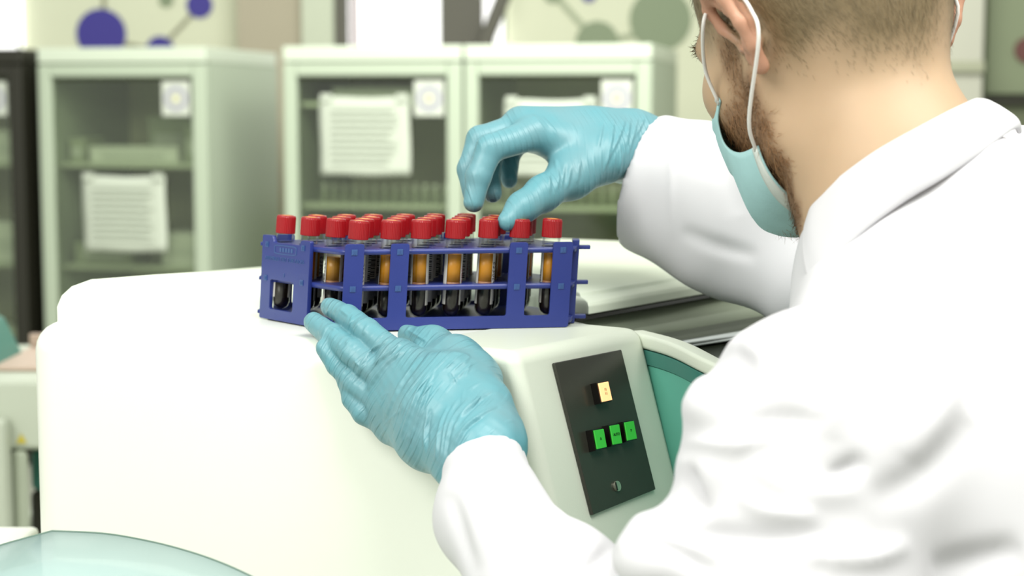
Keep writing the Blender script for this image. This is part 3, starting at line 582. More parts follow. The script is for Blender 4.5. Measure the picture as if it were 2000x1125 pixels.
# ------------------------------------------------------------------ smooth-blend surfaces (signed distance grid -> mesh)
class Field:
    def __init__(s, lo, hi, h):
        s.lo = np.array(lo, float); s.h = h; s.n = np.ceil((np.array(hi)-s.lo)/h).astype(int)+1
        s.ax = [(s.lo[i]+h*np.arange(s.n[i])).astype(np.float32) for i in range(3)]; s.D = np.full(s.n, 0.5, np.float32)
    def blk(s, lo, hi):
        i0 = np.clip(np.floor((np.array(lo)-s.lo)/s.h).astype(int), 0, s.n); i1 = np.clip(np.ceil((np.array(hi)-s.lo)/s.h).astype(int)+1, 0, s.n)
        sl = tuple(slice(a, b) for a, b in zip(i0, i1)); return sl, s.ax[0][sl[0]][:, None, None], s.ax[1][sl[1]][None, :, None], s.ax[2][sl[2]][None, None, :]
    def merge(s, sl, d, k, sub=False):
        o = s.D[sl]
        if sub:
            d = -d; hh = np.maximum(k-np.abs(o-d), 0)/k if k > 0 else 0; s.D[sl] = np.maximum(o, d)+hh*hh*k*0.25
        else:
            hh = np.maximum(k-np.abs(o-d), 0)/k if k > 0 else 0; s.D[sl] = np.minimum(o, d)-hh*hh*k*0.25
    def cone(s, a, b, r1, r2=None, k=0.01, sub=False, flat=None):
        r2 = r1 if r2 is None else r2; a = np.array(a, float); b = np.array(b, float); m = max(r1, r2)+k+3*s.h+0.004
        sl, X, Y, Z = s.blk(np.minimum(a, b)-m, np.maximum(a, b)+m)
        if 0 in [q.stop-q.start for q in sl]: return
        ba = b-a; L = max(ba.dot(ba), 1e-12); t = np.clip(((X-a[0])*ba[0]+(Y-a[1])*ba[1]+(Z-a[2])*ba[2])/L, 0, 1)
        dx, dy, dz = X-a[0]-t*ba[0], Y-a[1]-t*ba[1], Z-a[2]-t*ba[2]
        if flat is not None:      # flattened section: (direction, factor>1 shrinks along it)
            n, q = flat; e = (dx*n[0]+dy*n[1]+dz*n[2])*(q-1); dx = dx+e*n[0]; dy = dy+e*n[1]; dz = dz+e*n[2]
        s.merge(sl, np.sqrt(dx*dx+dy*dy+dz*dz)-(r1+t*(r2-r1)), k, sub)
    def chain(s, pts, rad, k=0.01, **kw):
        for i in range(len(pts)-1): s.cone(pts[i], pts[i+1], rad[i], rad[i+1], k, **kw)
    def ell(s, c, rad, R=None, k=0.01, sub=False):
        c = np.array(c, float); R = np.eye(3) if R is None else R; m = max(rad)+k+3*s.h; sl, X, Y, Z = s.blk(c-m, c+m)
        if 0 in [q.stop-q.start for q in sl]: return
        p = [(X-c[0])*R[i][0]+(Y-c[1])*R[i][1]+(Z-c[2])*R[i][2] for i in range(3)]
        k0 = np.sqrt(sum((p[i]/rad[i])**2 for i in range(3))); k1 = np.sqrt(sum((p[i]/rad[i]**2)**2 for i in range(3)))
        s.merge(sl, k0*(k0-1)/np.maximum(k1, 1e-6), k, sub)
    def sample(s, V):
        q = (np.asarray(V)-s.lo)/s.h; i = np.clip(np.floor(q).astype(int), 0, s.n-2); f = q-i; o = 0
        for dx in (0, 1):
            for dy in (0, 1):
                for dz in (0, 1):
                    w_ = (f[:, 0] if dx else 1-f[:, 0])*(f[:, 1] if dy else 1-f[:, 1])*(f[:, 2] if dz else 1-f[:, 2]); o = o+w_*s.D[i[:, 0]+dx, i[:, 1]+dy, i[:, 2]+dz]
        return o
    def mesh(s):
        D = s.D; ins = D < 0; n = s.n
        c = np.zeros(n-1, np.int8)
        for dx in (0, 1):
            for dy in (0, 1):
                for dz in (0, 1): c += ins[dx:n[0]-1+dx, dy:n[1]-1+dy, dz:n[2]-1+dz]
        act = (c > 0) & (c < 8); idx = np.argwhere(act); vid = np.full(n-1, -1, np.int32); vid[act] = np.arange(len(idx))
        acc = np.zeros((len(idx), 3)); cnt = np.zeros(len(idx)); cor = [(0,0,0),(1,0,0),(0,1,0),(1,1,0),(0,0,1),(1,0,1),(0,1,1),(1,1,1)]
        val = [D[idx[:, 0]+a, idx[:, 1]+b, idx[:, 2]+e] for a, b, e in cor]
        for i in range(8):
            for j in range(i+1, 8):
                if sum(abs(p-q) for p, q in zip(cor[i], cor[j])) != 1: continue
                m = (val[i] < 0) != (val[j] < 0); t = val[i][m]/(val[i][m]-val[j][m]); acc[m] += np.array(cor[i])+t[:, None]*(np.array(cor[j])-np.array(cor[i])); cnt[m] += 1
        V = s.lo+s.h*(idx+acc/cnt[:, None]); Q = []
        for a in range(3):
            b, e = (a+1) % 3, (a+2) % 3
            s0 = [slice(0, n[i]) for i in range(3)]; s0[a] = slice(0, n[a]-1); s0[b] = slice(1, n[b]-1); s0[e] = slice(1, n[e]-1)
            s1 = list(s0); s1[a] = slice(1, n[a]); p = ins[tuple(s0)]; q = ins[tuple(s1)]
            g = np.argwhere(p != q); fl = p[tuple(g.T)]; o = np.zeros(3, int); o[b] = 1; o[e] = 1; g = g+o
            eb = np.eye(3, dtype=int)[b]; ee = np.eye(3, dtype=int)[e]
            q4 = np.stack([vid[tuple((g-d).T)] for d in (eb*0, eb, eb+ee, ee)], 1); q4[~fl] = q4[~fl][:, ::-1]; Q.append(q4)
        Q = np.concatenate(Q); Q = Q[(Q >= 0).all(1)]
        return V, Q
def relax(V, Q, it, f=0.5):
    E_ = np.concatenate([Q[:, [0, 1]], Q[:, [1, 2]], Q[:, [2, 3]], Q[:, [3, 0]]]); E_ = np.concatenate([E_, E_[:, ::-1]]); cnt = np.bincount(E_[:, 0], minlength=len(V))[:, None]
    for _ in range(it):
        S = np.stack([np.bincount(E_[:, 0], V[E_[:, 1], i], len(V)) for i in range(3)], 1)/np.maximum(cnt, 1); V = V+(S-V)*f
    return V
def normals(V, Q):
    fn = np.cross(V[Q[:, 2]]-V[Q[:, 0]], V[Q[:, 3]]-V[Q[:, 1]]); N = np.zeros_like(V)
    for i in range(4):
        for j in range(3): N[:, j] += np.bincount(Q[:, i], fn[:, j], len(V))
    return N/np.maximum(np.linalg.norm(N, axis=1), 1e-12)[:, None]
def to_obj(name, V, Q, m, parent=None):
    me = bpy.data.meshes.new(name); me.vertices.add(len(V)); me.vertices.foreach_set('co', V.astype(np.float32).ravel())
    me.loops.add(Q.size); me.loops.foreach_set('vertex_index', Q.astype(np.int32).ravel()); me.polygons.add(len(Q))
    me.polygons.foreach_set('loop_start', np.arange(0, Q.size, 4, dtype=np.int32)); me.polygons.foreach_set('loop_total', np.full(len(Q), 4, np.int32)); me.update(calc_edges=True); me.validate()
    return link(name, me, m, parent, True)
def seg_dist(UV, line):
    """distance in pixels from points to a polyline, and 0..1 position along it"""
    best = np.full(len(UV), 1e9); par = np.zeros(len(UV)); L = [np.array(p, float) for p in line]; sl = [np.linalg.norm(b-a) for a, b in zip(L, L[1:])]; tot = max(sum(sl), 1e-9); acc = 0
    for (a, b), l in zip(zip(L, L[1:]), sl):
        ba = b-a; t = np.clip(((UV-a) @ ba)/max(ba @ ba, 1e-9), 0, 1); d = np.linalg.norm(UV-a-t[:, None]*ba, axis=1); m = d < best; best[m] = d[m]; par[m] = ((acc+t*l)/tot)[m]; acc += l
    return best, par
def emboss(V, N, strokes):
    """raise or sink folds on the side of a surface that faces the viewer: (polyline, width px, height m)"""
    UV = proj(V); view = V-np.array((0, 0, CZ)); view /= np.linalg.norm(view, axis=1)[:, None]; face = np.clip(-(N*view).sum(1)*2.5, 0, 1); D = np.zeros(len(V))
    for line, wd, amp in strokes:
        l = np.array(line, float); m = (UV[:, 0] > l[:, 0].min()-4*wd) & (UV[:, 0] < l[:, 0].max()+4*wd) & (UV[:, 1] > l[:, 1].min()-4*wd) & (UV[:, 1] < l[:, 1].max()+4*wd)
        if not m.any(): continue
        d, par = seg_dist(UV[m], [tuple(p) for p in spline(line, 5)] if len(line) > 2 else line); D[m] += amp*np.exp(-(d/wd)**2)*np.sin(np.pi*np.clip(par, 0.001, 0.999))**0.6
    return V+N*(D*face)[:, None]
def lump(V, seed, freq, amp):
    """smooth pseudo-noise"""
    rs = np.random.RandomState(seed); o = np.zeros(len(V))
    for _ in range(7):
        k = rs.normal(size=3)*freq; o += np.sin(V @ k+rs.uniform(0, 6.28))
    return o*amp/7

# ------------------------------------------------------------------ the man
def glove_mat(name, axis, scale, strength):
    m = mat(name, (0.105, 0.295, 0.340), 0.42, noise=0.1, nscale=32); nt = m.node_tree; b = nt.nodes['Principled BSDF']
    for q in nt.nodes:      # thin stretched nitrile: greyish where the skin shows through
        if q.type == 'MIX': q.inputs['A'].default_value = (0.082, 0.305, 0.362, 1); q.inputs['B'].default_value = (0.165, 0.285, 0.318, 1)
    tc = next(q for q in nt.nodes if q.type == 'TEX_COORD')
    # pulled creases running across the hand, fading in and out
    dt = nt.nodes.new('ShaderNodeVectorMath'); dt.operation = 'DOT_PRODUCT'; dt.inputs[1].default_value = axis; nt.links.new(tc.outputs['Object'], dt.inputs[0])
    nz = nt.nodes.new('ShaderNodeTexNoise'); nz.inputs['Scale'].default_value = 14; nz.inputs['Detail'].default_value = 0.5; nt.links.new(tc.outputs['Object'], nz.inputs['Vector'])
    ma = nt.nodes.new('ShaderNodeMath'); ma.operation = 'MULTIPLY_ADD'; ma.inputs[1].default_value = 0.030; nt.links.new(nz.outputs['Fac'], ma.inputs[0]); nt.links.new(dt.outputs['Value'], ma.inputs[2])
    sn = nt.nodes.new('ShaderNodeMath'); sn.operation = 'MULTIPLY'; sn.inputs[1].default_value = scale; nt.links.new(ma.outputs[0], sn.inputs[0])
    si = nt.nodes.new('ShaderNodeMath'); si.operation = 'SINE'; nt.links.new(sn.outputs[0], si.inputs[0])
    sh = nt.nodes.new('ShaderNodeMapRange'); sh.interpolation_type = 'SMOOTHSTEP'; sh.inputs['From Min'].default_value = 0.1; sh.inputs['From Max'].default_value = 1.0; nt.links.new(si.outputs[0], sh.inputs['Value'])
    n2 = nt.nodes.new('ShaderNodeTexNoise'); n2.inputs['Scale'].default_value = 38; n2.inputs['Detail'].default_value = 1; nt.links.new(tc.outputs['Object'], n2.inputs['Vector'])
    mk_ = nt.nodes.new('ShaderNodeMapRange'); mk_.inputs['From Min'].default_value = 0.40; mk_.inputs['From Max'].default_value = 0.70; nt.links.new(n2.outputs['Fac'], mk_.inputs['Value'])
    mu = nt.nodes.new('ShaderNodeMath'); mu.operation = 'MULTIPLY'; nt.links.new(sh.outputs[0], mu.inputs[0]); nt.links.new(mk_.outputs[0], mu.inputs[1])
    ad = nt.nodes.new('ShaderNodeMath'); ad.operation = 'MULTIPLY_ADD'; ad.inputs[1].default_value = 0.5; nt.links.new(n2.outputs['Fac'], ad.inputs[0]); nt.links.new(mu.outputs[0], ad.inputs[2])
    bp = nt.nodes.new('ShaderNodeBump'); bp.inputs['Strength'].default_value = strength; bp.inputs['Distance'].default_value = 0.0012; nt.links.new(ad.outputs[0], bp.inputs['Height']); nt.links.new(bp.outputs['Normal'], b.inputs['Normal']); return m
M_GLOVE = glove_mat('nitrile', (-0.78, 0.28, 0.56), 1000, 0.62); M_GLOVE_R = glove_mat('nitrile_stretched', (0.95, 0.2, 0.25), 1100, 0.42)
M_COAT = mat('coat_cotton', (0.61, 0.60, 0.625), 0.85, bump=0.05, bscale=1500)
# skin with its own colour zones (scalp, beard shade, reddish ears) kept as mesh attributes
M_SKIN = bpy.data.materials.new('skin'); M_SKIN.use_nodes = True; nt = M_SKIN.node_tree; b_ = nt.nodes['Principled BSDF']
b_.inputs['Roughness'].default_value = 0.55; b_.inputs['Subsurface Weight'].default_value = 0.12; b_.inputs['Subsurface Radius'].default_value = (0.005, 0.002, 0.001); b_.inputs['Subsurface Scale'].default_value = 0.5
prev = None
tcn = nt.nodes.new('ShaderNodeTexCoord'); nz = nt.nodes.new('ShaderNodeTexNoise'); nz.inputs['Scale'].default_value = 45; nz.inputs['Detail'].default_value = 5; nt.links.new(tcn.outputs['Object'], nz.inputs['Vector'])
m0 = nt.nodes.new('ShaderNodeMix'); m0.data_type = 'RGBA'; m0.inputs['A'].default_value = (0.42, 0.288, 0.178, 1); m0.inputs['B'].default_value = (0.47, 0.322, 0.20, 1); nt.links.new(nz.outputs['Fac'], m0.inputs['Factor']); prev = m0
for nm, c_ in (('ear', (0.46, 0.22, 0.145, 1)), ('scalp', (0.20, 0.145, 0.075, 1)), ('beard', (0.20, 0.10, 0.045, 1))):
    at_ = nt.nodes.new('ShaderNodeAttribute'); at_.attribute_name = nm; mx_ = nt.nodes.new('ShaderNodeMix'); mx_.data_type = 'RGBA'
    nt.links.new(at_.outputs['Fac'], mx_.inputs['Factor']); nt.links.new(prev.outputs['Result'], mx_.inputs['A']); mx_.inputs['B'].default_value = c_; prev = mx_
nt.links.new(prev.outputs['Result'], b_.inputs['Base Color'])

# head frame: R right, F forward, U up
def head_frame(yaw, pitch, roll):
    y, p, r = map(math.radians, (yaw, pitch, roll)); F0 = np.array((-math.sin(y), math.cos(y), 0)); R0 = np.array((math.cos(y), math.sin(y), 0)); Zv = np.array((0, 0, 1.0))
    F = math.cos(p)*F0-math.sin(p)*Zv; U = math.cos(p)*Zv+math.sin(p)*F0; R = math.cos(r)*R0+math.sin(r)*U; U = math.cos(r)*U-math.sin(r)*R0
    return np.stack([R, F, U])
HR = head_frame(28, 19.6, 7.1); HC_ = np.array((0.2161, 1.154, 1.3967))
def H(r, f, u): return HC_+r*HR[0]+f*HR[1]+u*HR[2]
NB = np.array((0.262, 1.10, 1.285))           # base of the neck
SL = P(1622, 848, 0.93); EL = P(1420, 1600, 0.86); WL = P(945, 895, 1.125)
SR = P(1990, 440, 1.25); ER = P(1690, 490, 1.46); WR = P(1268, 346, 1.45)
CH = np.array((0.31, 1.02, 1.13)); HP = np.array((0.37, 0.88, 0.82))

fd = Field((0.10, 0.95, 1.12), (0.42, 1.34, 1.56), 0.0021)
fd.ell(H(0, 0.000, 0.048), (0.075, 0.096, 0.088), HR, 0.02)
fd.ell(H(0, -0.024, 0.028), (0.069, 0.064, 0.066), HR, 0.02)
fd.ell(H(0, 0.040, -0.020), (0.062, 0.062, 0.078), HR, 0.02)
for s_ in (-1, 1):
    fd.cone(H(s_*0.058, 0.004, -0.020), H(s_*0.052, 0.014, -0.058), 0.014, 0.014, 0.02)
    fd.cone(H(s_*0.052, 0.014, -0.058), H(s_*0.016, 0.076, -0.094), 0.014, 0.015, 0.02)
    fd.ell(H(s_*0.040, 0.066, -0.010), (0.022, 0.022, 0.020), HR, 0.02)
    fd.cone(H(s_*0.012, 0.094, 0.026), H(s_*0.046, 0.076, 0.026), 0.009, 0.008, 0.012)
    fd.ell(H(s_*0.031, 0.094, 0.006), (0.014, 0.008, 0.009), HR, 0.008, sub=True)
fd.ell(H(0, 0.080, -0.098), (0.020, 0.014, 0.014), HR, 0.015)
fd.cone(H(0, 0.096, 0.012), H(0, 0.105, -0.028), 0.007, 0.011, 0.012); fd.ell(H(0, 0.092, -0.066), (0.024, 0.008, 0.006), HR, 0.008); fd.ell(H(0, 0.091, -0.077), (0.02, 0.008, 0.006), HR, 0.008)
# neck and trapezius
fd.cone(H(-0.002, -0.020, -0.020), NB+np.array((-0.016, 0.012, 0.012)), 0.0525, 0.057, 0.03)
fd.cone(H(0, 0.012, -0.066), NB+np.array((-0.018, 0.035, -0.01)), 0.036, 0.042, 0.025)
NBl = NB+np.array((-0.012, 0.01, -0.02)); fd.cone(NBl, NB+(SL-NB)*0.7, 0.045, 0.034, 0.02); fd.cone(NBl, NB+(SR-NB)*0.7, 0.042, 0.034, 0.02); fd.cone(NB, CH, 0.06, 0.09, 0.04)
# ears
ER_A = math.radians(17)
def ear_pt(s_, a, b, o):
    a, b = a*math.cos(ER_A)+b*math.sin(ER_A), -a*math.sin(ER_A)+b*math.cos(ER_A); a *= 0.95; b *= 0.92; return H(s_*(0.070+o*1.25), -0.003+a, 0.009+b)
def ear(s_):
    def E3(a, b, o): return ear_pt(s_, a, b, o)
    hel = [E3(*q) for q in ((0.010, -0.002, 0.002), (0.014, 0.016, 0.006), (0.010, 0.031, 0.011), (-0.004, 0.037, 0.017), (-0.019, 0.030, 0.022), (-0.026, 0.013, 0.024), (-0.023, -0.006, 0.020), (-0.015, -0.021, 0.014), (-0.004, -0.031, 0.008), (0.004, -0.024, 0.003))]
    fd.chain(hel, [0.0035, 0.0038, 0.0042, 0.0045, 0.0045, 0.0042, 0.004, 0.0045, 0.0052, 0.004], 0.003)
    anti = [E3(*q) for q in ((-0.004, 0.026, 0.010), (-0.013, 0.014, 0.013), (-0.014, 0.0, 0.012), (-0.008, -0.014, 0.009), (0.002, -0.018, 0.005))]
    fd.chain(anti, [0.004, 0.0045, 0.0045, 0.005, 0.004], 0.004)
    for h_, a_ in ((4, 1), (5, 2), (6, 2), (7, 3), (3, 0)): fd.cone(hel[h_], anti[a_], 0.0022, 0.0022, 0.004)   # scaphoid sheet
    for a_ in range(5): fd.cone(anti[a_], E3(-0.006, 0.004-0.004*a_, -0.008), 0.0045, 0.007, 0.005)
    fd.cone(E3(0.010, -0.006, 0.001), E3(0.004, -0.008, 0.006), 0.005, 0.0035, 0.004)
    fd.ell(E3(-0.001, 0.002, 0.010), (0.008, 0.008, 0.011), HR, 0.004, sub=True)
ear(-1); ear(1)
V, Q = fd.mesh(); V = relax(V, Q, 2, 0.4); NV = normals(V, Q); L = (V-HC_) @ HR.T
def ss(a, b, x): t = np.clip((x-a)/(b-a), 0, 1); return t*t*(3-2*t)
lr, lf, lu = L.T
# hairline: high at the temples, falling towards the nape and thinning out
hl = lu-(-0.046+0.010*np.sin(lr*70)+0.55*np.clip(lf+0.03, 0, 1)+0.10*np.abs(lr))
scalp = ss(-0.016, 0.046, hl+lump(V, 3, 90, 0.012))*(lf < 0.085)*(1-ss(0.074, 0.080, np.abs(lr)))
side = np.abs(lr) > 0.03
jaw = -0.052-0.62*(lf-0.01)          # lower jaw line
sb = ss(0.014, 0.024, lf)*(1-ss(0.036, 0.048, lf))*(lu > -0.06)*(1-ss(0.012, 0.03, lu))
jb = ss(-0.002, 0.014, lf+lump(V, 21, 120, 0.008))*(1-ss(-0.022, -0.004, lu+(lf-0.02)*0.30))*ss(-0.13, -0.112, lu)
beard = np.maximum(sb*0.8, jb)
earm = np.clip(ss(0.070, 0.080, np.abs(lr))*(np.abs(lu-0.004) < 0.045)*(np.abs(lf+0.006) < 0.035), 0, 1)
man = to_obj('person', V, Q, M_SKIN)
tag(man, 'person in white lab coat, blue gloves and face mask, leaning over the rack of tubes', 'person')
for nm, a in (('ear', earm*0.75), ('scalp', np.clip(scalp*1.1, 0, 1)), ('beard', beard*0.75)):
    at_ = man.data.attributes.new(nm, 'FLOAT', 'POINT'); at_.data.foreach_set('value', a.astype(np.float32))
def strands(name, w_, n, length, width, dirf, m, seed, lift=0.35, curl=0.0):
    rs = np.random.RandomState(seed); p = w_/w_.sum(); i = rs.choice(len(V), n, p=p); base = V[i]+rs.normal(size=(n, 3))*0.0012; nn = NV[i]; d = dirf(base, nn)+rs.normal(size=(n, 3))*0.22
    d -= nn*(d*nn).sum(1)[:, None]; d /= np.linalg.norm(d, axis=1)[:, None]; s_ = np.cross(d, nn)*width/2; l = (length*rs.uniform(0.5, 1.2, n)*(0.45+0.55*np.clip(w_[i], 0, 1)))[:, None]
    base = base-nn*0.0012; cr = np.cross(d, nn)*rs.normal(size=(n, 1))*curl; a = base; b = base+d*l*0.5+nn*l*lift*0.7+cr*l*0.5; c = base+d*l+nn*l*lift+cr*l*1.4
    VV = np.stack([a-s_, a+s_, b+s_*0.8, b-s_*0.8, c+s_*0.25, c-s_*0.25], 1).reshape(-1, 3); k = np.arange(n)[:, None]*6; QQ = np.concatenate([k+np.array([0, 1, 2, 3]), k+np.array([3, 2, 4, 5])])
    return to_obj(name, VV, QQ, m, man)
M_HAIR = mat('hair', (0.15, 0.108, 0.052), 0.55, noise=0.5, nscale=350); M_BEARD = mat('beard_hair', (0.27, 0.135, 0.055), 0.5, noise=0.6, nscale=500)
strands('hair', np.clip(scalp-0.04, 0, 1)**1.3, 70000, 0.0075, 0.00022, lambda b, n: np.tile(-HR[2]*1.0-HR[1]*0.45, (len(b), 1)), M_HAIR, 1, 0.22)
strands('beard', np.clip(beard-0.05, 0, 1)**1.3, 16000, 0.0085, 0.00042, lambda b, n: np.tile(-HR[2]*0.8-HR[1]*0.3, (len(b), 1)), M_BEARD, 2, 0.42, 0.55)
eb = np.exp(-((lu-0.030)/0.005)**2)*(np.abs(np.abs(lr)-0.034) < 0.018)*(lf > 0.05); 
for s_ in (-1, 1): strands('eyebrow', eb*(lr*s_ > 0), 350, 0.009, 0.0004, lambda b, n: np.tile(HR[1]*0.2+HR[2]*0.1, (len(b), 1))+np.sign((b-HC_) @ HR[0])[:, None]*HR[0], M_HAIR, 3, 0.25)
el = np.exp(-((lu-0.006)/0.002)**2)*(np.abs(np.abs(lr)-0.034) < 0.014)*(lf > 0.05); 
for s_ in (-1, 1): strands('eyelash', el*(lr*s_ > 0), 36, 0.005, 0.0003, lambda b, n: np.tile(HR[1]*1.0-HR[2]*0.2, (len(b), 1)), M_DARK, 4, 0.9)
for s_ in (-1, 1):
    bm = bmesh.new(); bmesh.ops.create_uvsphere(bm, u_segments=16, v_segments=10, radius=0.0115, matrix=Matrix.Translation(H(s_*0.031, 0.078, 0.006))); ey = obj('eye', bm, mat('eye_white', (0.6, 0.57, 0.52), 0.2), man, True)
    bm = bmesh.new(); disc(bm, H(s_*0.031, 0.0885, 0.004), HR[1], 0.0052, 0.0015, 16); obj('iris', bm, mat('iris_brown', (0.06, 0.035, 0.02), 0.2), ey)

# face mask hung on ear loops
M_MASK = mat('mask_blue', (0.37, 0.60, 0.61), 0.75, noise=0.06, nscale=90, bump=0.1, bscale=500); M_MASKW = mat('mask_white', (0.62, 0.66, 0.62), 0.8); M_LOOP = mat('elastic_white', (0.72, 0.70, 0.66), 0.7)
MC = [(0.0, 0.108, 0.004), (0.0, 0.123, -0.030), (0.0, 0.112, -0.070), (0.0, 0.098, -0.112), (0.0, 0.034, -0.113)]     # centre line, top to hem
MS = [(0.066, 0.054, -0.018), (0.063, 0.067, -0.030), (0.063, 0.066, -0.046), (0.069, 0.046, -0.057), (0.0725, 0.021, -0.060)]  # gathered side edge
def mask_pt(a, t):
    """a: -62..62 from the left to the right side edge, t: 0 top edge .. 1 hem"""
    x = t*4; k = min(3, int(x)); fr_ = x-k; C3 = np.array(MC); S3 = np.array(MS)
    def cr(A): q = [A[max(k-1, 0)], A[k], A[k+1], A[min(k+2, 4)]]; return 0.5*((2*q[1])+(q[2]-q[0])*fr_+(2*q[0]-5*q[1]+4*q[2]-q[3])*fr_**2+(3*q[1]-q[0]-3*q[2]+q[3])*fr_**3)
    c3, s3 = cr(C3), cr(S3); w_ = abs(a)/62.0; th_ = w_*math.pi/2
    r = s3[0]*math.sin(th_)**0.95*(1 if a > 0 else -1); f = s3[1]+(c3[1]-s3[1])*math.cos(th_)**1.9; u = c3[2]+(s3[2]-c3[2])*w_**1.7
    pl = 0.0022*((t*4.0) % 1.0)*(1-w_**5); return H(r*(1+pl*6), f+pl*math.cos(th_), u)
def mask_sheet(name, t0, t1, nt_, m, par, out=0.0, amax=62):
    bm = bmesh.new(); A_ = np.linspace(-amax, amax, 41); T_ = np.linspace(t0, t1, nt_); G = [[bm.verts.new(np.array(mask_pt(a, t))+out*(HR[0]*math.sin(math.radians(a))+HR[1]*math.cos(math.radians(a)))) for a in A_] for t in T_]
    for p, q in zip(G, G[1:]):
        for i in range(40): bm.faces.new((p[i], p[i+1], q[i+1], q[i]))
    o = obj(name, bm, m, par, True); md = o.modifiers.new('t', 'SOLIDIFY'); md.thickness = 0.0012; return o
mk = mask_sheet('face_mask', 0, 1, 33, M_MASK, man); mask_sheet('mask_hem', 0.93, 1.0, 4, M_MASKW, mk, 0.0012); mask_sheet('mask_nose_strip', 0.0, 0.06, 4, M_MASKW, mk, 0.0012)
for s_ in (-1, 1):
    def E4(a, b, o): return ear_pt(s_, a, b, o)
    ko = 1.0 if s_ < 0 else 0.45
    lp = [mask_pt(s_*60, 0.05), H(s_*0.076, 0.046, 0.004), E4(0.015, 0.022, 0.016), E4(0.008, 0.033, 0.010), E4(-0.010, 0.031, 0.010), E4(-0.024, 0.018, 0.012), E4(-0.030, -0.002, 0.014*ko), E4(-0.027, -0.024, 0.017*ko), H(s_*(0.084 if s_ < 0 else 0.074), 0.007, -0.045), mask_pt(s_*60, 0.95)]
    obj('ear_loop', tube_mesh(spline(lp, 6), 0.0013, 8), M_LOOP, mk, True)

# ---- lab coat
cf = Field((-0.10, 0.64, 0.55), (0.58, 1.55, 1.37), 0.003)
cf.cone(NB+np.array((0.010, -0.002, -0.026)), SL, 0.044, 0.047, 0.025); cf.cone(NB+np.array((0.012, -0.006, -0.014)), SR, 0.058, 0.062, 0.03); cf.ell(NB+np.array((0.012, -0.012, -0.010)), (0.064, 0.060, 0.050), None, 0.02)
cf.cone(NB+np.array((0.01, -0.01, -0.05)), CH, 0.085, 0.135, 0.05); cf.cone(CH, HP, 0.140, 0.150, 0.06); cf.cone(HP, HP+np.array((0.0, -0.02, -0.22)), 0.155, 0.175, 0.05)
cf.cone(SL, CH+np.array((-0.01, -0.02, 0)), 0.056, 0.12, 0.04); cf.cone(SR, CH+np.array((0.03, 0.05, 0)), 0.05, 0.12, 0.05)
ML = SL+(EL-SL)*0.45
cf.cone(SL, ML, 0.066, 0.064, 0.03); cf.cone(ML, EL, 0.064, 0.058, 0.02)
FM = P(958, 1002, 1.06); cf.chain([EL, P(1085, 1185, 0.97), FM, WL], [0.054, 0.042, 0.033, 0.0285], 0.02)
# loose sleeve folds along the upper arm and elbow
for q, r in ((P(1405, 810, 0.91), 0.023), (P(1385, 905, 0.90), 0.024), (P(1330, 1010, 0.89), 0.022), (P(1280, 1090, 0.88), 0.024), (P(1490, 760, 0.93), 0.03), (P(1120, 1130, 0.98), 0.026)): cf.ell(q, (r, r, r*0.7), None, 0.022)
cf.chain([SR, ER, P(1440, 400, 1.42), WR], [0.055, 0.066, 0.060, 0.054], 0.03)
cf.chain([P(1560, 560, 1.36), P(1380, 450, 1.42), P(1275, 420, 1.445)], [0.035, 0.030, 0.022], 0.04)
for p_, q_, r_ in ((P(1290, 850, 0.91), P(1430, 872, 0.85), 0.010), (P(1270, 945, 0.90), P(1390, 1000, 0.84), 0.010), (P(1360, 690, 0.95), P(1450, 730, 0.90), 0.007)): cf.cone(p_, q_, r_, r_*0.6, 0.016, sub=True)
# open cuffs and neck
dl_ = (WL-FM)/np.linalg.norm(WL-FM); cf.cone(WL-dl_*0.012, WL+dl_*0.06, 0.0262, 0.0275, 0.002, sub=True)
dr_ = (WR-P(1440, 400, 1.42)); dr_ /= np.linalg.norm(dr_); cf.cone(WR-dr_*0.02, WR+dr_*0.10, 0.0475, 0.049, 0.002, sub=True)
X_, Y_, Z_ = cf.ax; 
def cut(p, d, rad):
    """trim the rounded sleeve end square to the arm"""
    sl, X, Y, Z = cf.blk(p-rad, p+rad+np.abs(d)*0.05); pl = (X-p[0])*d[0]+(Y-p[1])*d[1]+(Z-p[2])*d[2]; r2 = (X-p[0])**2+(Y-p[1])**2+(Z-p[2])**2
    cf.D[sl] = np.where(r2 < rad**2, np.maximum(cf.D[sl], pl), cf.D[sl])
cut(WL+dl_*0.004, dl_, 0.06); cut(WR+dr_*0.004, dr_, 0.10)
cf.cone(NB+np.array((-0.01, 0.02, 0.02)), H(0, -0.02, -0.03), 0.058, 0.06, 0.004, sub=True)
V2, Q2 = cf.mesh(); V2 = relax(V2, Q2, 3, 0.5); N2 = normals(V2, Q2)
V2 = V2+N2*(lump(V2, 11, 28, 0.004)+lump(V2, 12, 60, 0.0022))[:, None]; N2 = normals(V2, Q2)
